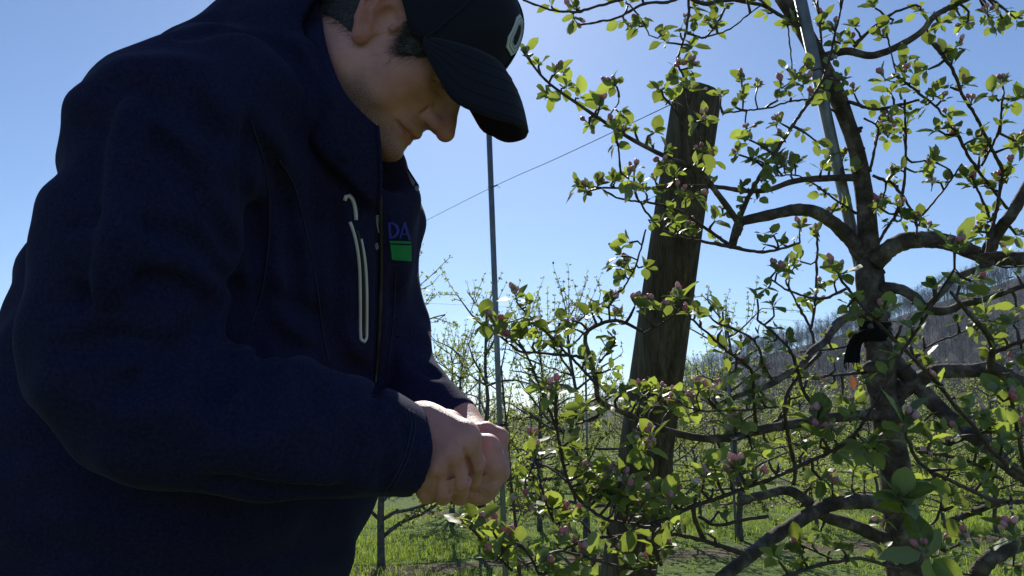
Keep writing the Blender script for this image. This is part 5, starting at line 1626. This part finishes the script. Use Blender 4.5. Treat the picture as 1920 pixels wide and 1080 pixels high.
decal('logo_bar', [((731, 458), (769, 459.5), (769.5, 490), (734, 486))], M['logo_green'])
# far cuff: a strap with a pointed tab
mb = MB()
pts = [C3(*p) for p in [(790, 742, .955), (812, 748, .945), (836, 762, .945), (850, 774, .945), (858, 770, .95)]]
v, f = tube(catmull(np.array(pts), .006), [0.004] * len(catmull(np.array(pts), .006)), 6); mb.add(v, f)
mb.build('cuff_tab', M['navy'], jacket, BASE)
# near cuff: a slightly flared hem ring
ax_ = cn / np.linalg.norm(cn)
# ---------------------------------------------------------------- trousers and shoes
tr_ = SDF()
for hpnt, fpt in ((HIP_N, FT_N), (HIP_F, FT_F)):
    kn = (hpnt + fpt) / 2 + np.array([0.03, 0, 0.02])
    tr_.chain([hpnt, kn, fpt + np.array([0, 0, 0.02])], [0.118, 0.085, 0.072], 0.03)
tr_.cone(HIP_N + np.array([0, 0, .06]), HIP_F + np.array([0, 0, .06]), .125, .125, .05)
tr_.half(FT_N + np.array([0, 0, 0.0]), (0, 0, -1), .16); tr_.half(FT_F, (0, 0, -1), .16)
V, Q = tr_.mesh(0.010)
M['denim'] = mat('dark_trousers', (0.02, 0.022, 0.03), 0.9)
link_mesh('trousers', quick_mesh('trousers', V, Q, M['denim'], True), person, BASE)
for fpt in (FT_N, FT_F):
    s_ = SDF()
    s_.cone(fpt + np.array([-.03, 0, -.03]), fpt + np.array([.16, -.02, -.045]), .050, .044, .03)
    s_.half(fpt + np.array([0, 0, -.087]), (0, 0, -1), .4); s_.cone(fpt + np.array([-.02, 0, .03]), fpt + np.array([-.02, 0, -.03]), .048, .05, .03)
    V, Q = s_.mesh(0.008)
    link_mesh('shoe', quick_mesh('shoe', V, Q, M['black_plastic'], True), person, BASE)

# ---------------------------------------------------------------- cap
m = mat('cap_cloth', (0.011, 0.011, 0.022), 0.85, 0.2)
n1 = noise(m, 700, 2); bump(m, n1.outputs[0], 0.25, 0.001)
bsdf(m).inputs['Sheen Weight'].default_value = 0.07
M['cap'] = m
M['emblem'] = mat('emblem_grey', (0.66, 0.68, 0.69), 0.7)
M['emblem_line'] = mat('emblem_line', (0.22, 0.23, 0.25), 0.7)
TOP = 15.6
def cap_low(th):                      # lower edge height by angle (0 = front)
    c = math.cos(th)
    return 4.4 + 1.0 * max(0, c) ** 3 - 1.9 * math.exp(-((abs(th) - 1.15) / 0.28) ** 2) - 0.6 * max(0, -c)
def cap_pt(th, t, off=0.0):
    """t 0 at the lower edge, 1 at the button"""
    c, s = math.cos(th), math.sin(th)
    lo = cap_low(th)
    fr = max(0, c)
    u = lo + (TOP - lo) * math.sin(t * math.pi / 2)
    rr = math.cos(t * math.pi / 2) ** (0.62 - 0.10 * fr)
    rf = (10.8 if c > 0 else 10.6) + off
    rs_ = 8.5 + off
    f = -0.2 + rf * c * rr; s_ = rs_ * s * rr
    f += 0.9 * fr * fr * rr * t * (1 - t) * 2
    return (f, s_, u + off * t)
def cap_at(th, u):
    lo = cap_low(th)
    return cap_pt(th, math.asin(min(1, max(0, (u - lo) / (TOP - lo)))) * 2 / math.pi)
mb = MB(); nth, ntt = 72, 18
V = []; F = []
for layer, off in ((0, 0.0), (1, -0.25)):
    for j in range(ntt + 1):
        for i in range(nth): V.append(H(*cap_pt(2 * math.pi * i / nth, min(j / ntt, .995), off)))
W = (ntt + 1) * nth
for j in range(ntt):
    for i in range(nth):
        i2 = (i + 1) % nth
        a, b, c_, d_ = j * nth + i, j * nth + i2, (j + 1) * nth + i2, (j + 1) * nth + i
        F.append((a, b, c_, d_)); F.append((W + d_, W + c_, W + b, W + a))
for i in range(nth):
    i2 = (i + 1) % nth
    F.append((i2, i, W + i, W + i2))
F.append(tuple(ntt * nth + i for i in range(nth)))
mb.add(V, F)
cap = mb.build('cap', M['cap'], person, BASE)
for k in range(6):
    th0 = k * math.pi / 3
    L = np.array([H(*cap_pt(th0, t, 0.05)) for t in np.linspace(0.02, .97, 24)])
    mb = MB(); v, f = tube(L, 0.0016, 5); mb.add(v, f); mb.build('seam', M['cap'], cap, BASE)
mb = MB(); v, f = tube(np.array([H(-0.2, 0, TOP - .05), H(-.2, 0, TOP + .25), H(-.2, 0, TOP + .45)]), [.008, .0075, .003], 12); mb.add(v, f)
mb.build('button', M['cap'], cap, BASE)
# brim: bent down at the sides
BRIM_EDGE = catmull(np.array([(18.4, 0, 6.2), (17.7, 3.0, 5.4), (15.6, 5.5, 3.2), (12.6, 7.0, 1.5), (9.4, 7.6, 1.8), (6.4, 7.75, 2.4)]), .05)
BRIM_LEN = np.r_[0, np.cumsum(np.linalg.norm(np.diff(BRIM_EDGE, axis=0), axis=1))]; BRIM_LEN /= BRIM_LEN[-1]
def brim_pt(a, t, off=0.0):
    b = np.array(cap_at(a * R(62), 9.0 - 5.6 * a * a))
    e = np.array([np.interp(abs(a), BRIM_LEN, BRIM_EDGE[:, i]) for i in range(3)])
    if a < 0: e[1] = -e[1]; e[2] += 1.7 * min(1, abs(a) * 1.8) ** 2; e[0] += .5 * abs(a)
    q = b * (1 - t) + e * t
    q[2] += 0.55 * math.sin(math.pi * t) * math.cos(a * math.pi / 2)
    q[1] += 0.35 * math.sin(math.pi * t) * a
    n = np.array([0.25, 0.9 * a, 1.0 - 0.6 * abs(a)]); n /= np.linalg.norm(n)
    q = q + n * off
    return H(*q)
na, ntb = 40, 10
V = []; F = []
for off in (0.0, -0.32):
    for j in range(ntb + 1):
        for i in range(na + 1): V.append(brim_pt(-1 + 2 * i / na, j / ntb, off))
W = (ntb + 1) * (na + 1)
idx = lambda j, i: j * (na + 1) + i
for j in range(ntb):
    for i in range(na):
        a, b, c_, d_ = idx(j, i), idx(j, i + 1), idx(j + 1, i + 1), idx(j + 1, i)
        F.append((d_, c_, b, a)); F.append((W + a, W + b, W + c_, W + d_))
for i in range(na):
    F.append((idx(ntb, i + 1), idx(ntb, i), W + idx(ntb, i), W + idx(ntb, i + 1)))
    F.append((idx(0, i), idx(0, i + 1), W + idx(0, i + 1), W + idx(0, i)))
for j in range(ntb):
    F.append((idx(j, 0), idx(j + 1, 0), W + idx(j + 1, 0), W + idx(j, 0)))
    F.append((idx(j + 1, na), idx(j, na), W + idx(j, na), W + idx(j + 1, na)))
mb = MB(); mb.add(V, F); mb.build('brim', M['cap'], cap, BASE)
for t_ in (.22, .40, .58, .76, .93):               # rows of stitching
    for off_ in (.02, -.34):
        L = np.array([brim_pt(a, t_, off_) for a in np.linspace(-.96, .96, 50)])
        mb = MB(); v, f = tube(L, .0005, 4); mb.add(v, f); mb.build('stitch_row', M['cap'], cap, BASE)
# raised block letter O on the front panel
EC_T, E_H, E_W = 0.48, 0.160, 0.185       # centre, half height (in t), half width (radians)
def emblem_ring(name, k_out, k_in, matl, off):
    octo = [(-.55, -1), (.55, -1), (1, -.6), (1, .6), (.55, 1), (-.55, 1), (-1, .6), (-1, -.6)]
    V = []; F = []
    n = len(octo); sub = 3
    def ringpts(dw, dh):
        o = []
        for i in range(n):
            p, q = octo[i], octo[(i + 1) % n]
            for k in range(sub):
                x = p[0] + (q[0] - p[0]) * k / sub; y = p[1] + (q[1] - p[1]) * k / sub
                o.append((x * (E_W - dw), y * (E_H - dh)))
        return o
    o, i_ = ringpts(*k_out), ringpts(*k_in)
    n = len(o)
    for ring, of in ((o, off), (i_, off), (i_, -.05), (o, -.05)):
        for x, y in ring: V.append(H(*cap_pt(x + 0.20, EC_T + y, of)))
    for k in range(4):
        for i in range(n):
            i2 = (i + 1) % n; k2 = (k + 1) % 4
            F.append((k * n + i, k * n + i2, k2 * n + i2, k2 * n + i))
    mb = MB(); mb.add(V, F); return mb.build(name, matl, cap, BASE, smooth=False)
emblem_ring('emblem', (0, 0), (.085, .068), M['emblem'], .16)
emblem_ring('emblem_line', (.026, .024), (.032, .029), M['emblem_line'], .20)
emblem_ring('emblem_line', (.066, .052), (.072, .057), M['emblem_line'], .20)

# ---------------------------------------------------------------- hair
m = mat('brown_hair', (0.045, 0.036, 0.034), 0.55, 0.4)
n1 = noise(m, 260, 3, .7); c = ramp(m, [(.3, (.018, .015, .015)), (.7, (.075, .064, .062))], n1.outputs[0]); lk(m, c.outputs[0], bsdf(m).inputs['Base Color'])
bump(m, n1.outputs[0], .8, .002)
M['hair'] = m
class Shell(SDF):
    """a skin-tight layer over the head inside a region"""
    def value(self, X, idx=None):
        return np.maximum(body.value(X, HEAD_IDX) - 0.0025, SDF.value(self, X, idx))
hs = Shell()
def hh(c, r, op='u', k=0.3): hs.ell(H(*c), np.array(r) * .01, HAX, k * .01, op)
hh((-2.5, 0, 5.0), (10.0, 9.5, 10.5))             # back and sides
hh((8.0, 0, 0.0), (7.9, 11.5, 10), 's')           # clear the face
hh((-1.0, 0, -7.4), (8.5, 10.5, 6.4), 's')        # nape line
for q in (1, -1):
    hh((1.0, 8.2 * q, 1.6), (2.1, 2.6, 3.4), 's', .2)   # round the ear
    hh((4.5, 6.8 * q, 4.4), (2.2, 2.6, 3.7), 'u', .2); hh((4.3, 6.8 * q, 2.6), (1.1, 2.2, 2.6), 'u', .2)   # sideburn
V, Q = hs.mesh(0.003)
hair = link_mesh('hair', quick_mesh('hair', V, Q, M['hair'], True), person, BASE)
rg = np.random.default_rng(3)
SV = []; SF = []
def strand(p, d, L, w):
    side = np.cross(d, rg.normal(size=3)); side /= np.linalg.norm(side)
    bend = rg.normal(size=3) * 0.25
    b = len(SV)
    for t in (0, .5, 1):
        q = p + d * L * t + bend * L * t * t
        SV.append(q - side * w * (1 - t * .8)); SV.append(q + side * w * (1 - t * .8))
    SF.append((b, b + 1, b + 3, b + 2)); SF.append((b + 2, b + 3, b + 5, b + 4))
qv = head_local(V)
low = np.where((qv[:, 2] < 4.5))[0]
for i in rg.choice(low, 5000):
    q = qv[i]
    dirn = HF * rg.uniform(-.5, -.1) + HS * np.sign(q[1]) * rg.uniform(.0, .35) - HU * rg.uniform(.5, 1.0)
    if q[0] > 1: dirn = HF * rg.uniform(-.3, .2) + HS * np.sign(q[1]) * rg.uniform(.0, .2) - HU
    dirn /= np.linalg.norm(dirn)
    strand(V[i], dirn, rg.uniform(.007, .018) * (1.5 if q[0] > 1 else 1), .00024)
side_v = np.where((qv[:, 0] > 1.8) & (qv[:, 2] < 4.5))[0]
for i in rg.choice(side_v, 2600):                   # combed strands of the sideburns
    q = qv[i]; dirn = -HU * rg.uniform(.7, 1) - HF * rg.uniform(-.1, .7) + HS * np.sign(q[1]) * rg.uniform(-.05, .22); dirn /= np.linalg.norm(dirn)
    strand(V[i] + HS * np.sign(q[1]) * .0008, dirn, rg.uniform(.006, .016), .00026)
for _ in range(900):                                # wispy hair down the nape
    a = rg.uniform(-1, 1)
    p = H(-8.6 + 2.0 * a * a + rg.uniform(-1, .6), a * 5.0, rg.uniform(-4.2, 0.5))
    h_ = body.value(np.array([p]))[0]
    nrm_ = np.array([body.value(np.array([p + e]))[0] - h_ for e in np.eye(3) * .002]); nrm_ /= np.linalg.norm(nrm_) + 1e-9
    p = p - nrm_ * h_
    dirn = nrm_ * rg.uniform(.3, 1.0) - HU * rg.uniform(.3, 1) - HF * .3; dirn /= np.linalg.norm(dirn)
    strand(p, dirn, rg.uniform(.006, .018), .00014)
o = link_mesh('hair_strands', quick_mesh('hair_strands', np.array(SV), np.array(SF), M['hair'], True), hair, BASE)
o['kind'] = 'stuff'
for q in (1, -1):                                   # eyebrows
    mb = MB(); L = np.array([H(9.0, 1.4 * q, 3.9), H(9.0, 2.8 * q, 4.3), H(7.9, 4.4 * q, 4.0)])
    v, f = tube(catmull(L, .004), [.0028] * len(catmull(L, .004)), 6); mb.add(v, f); mb.build('eyebrow', M['hair'], person, BASE)
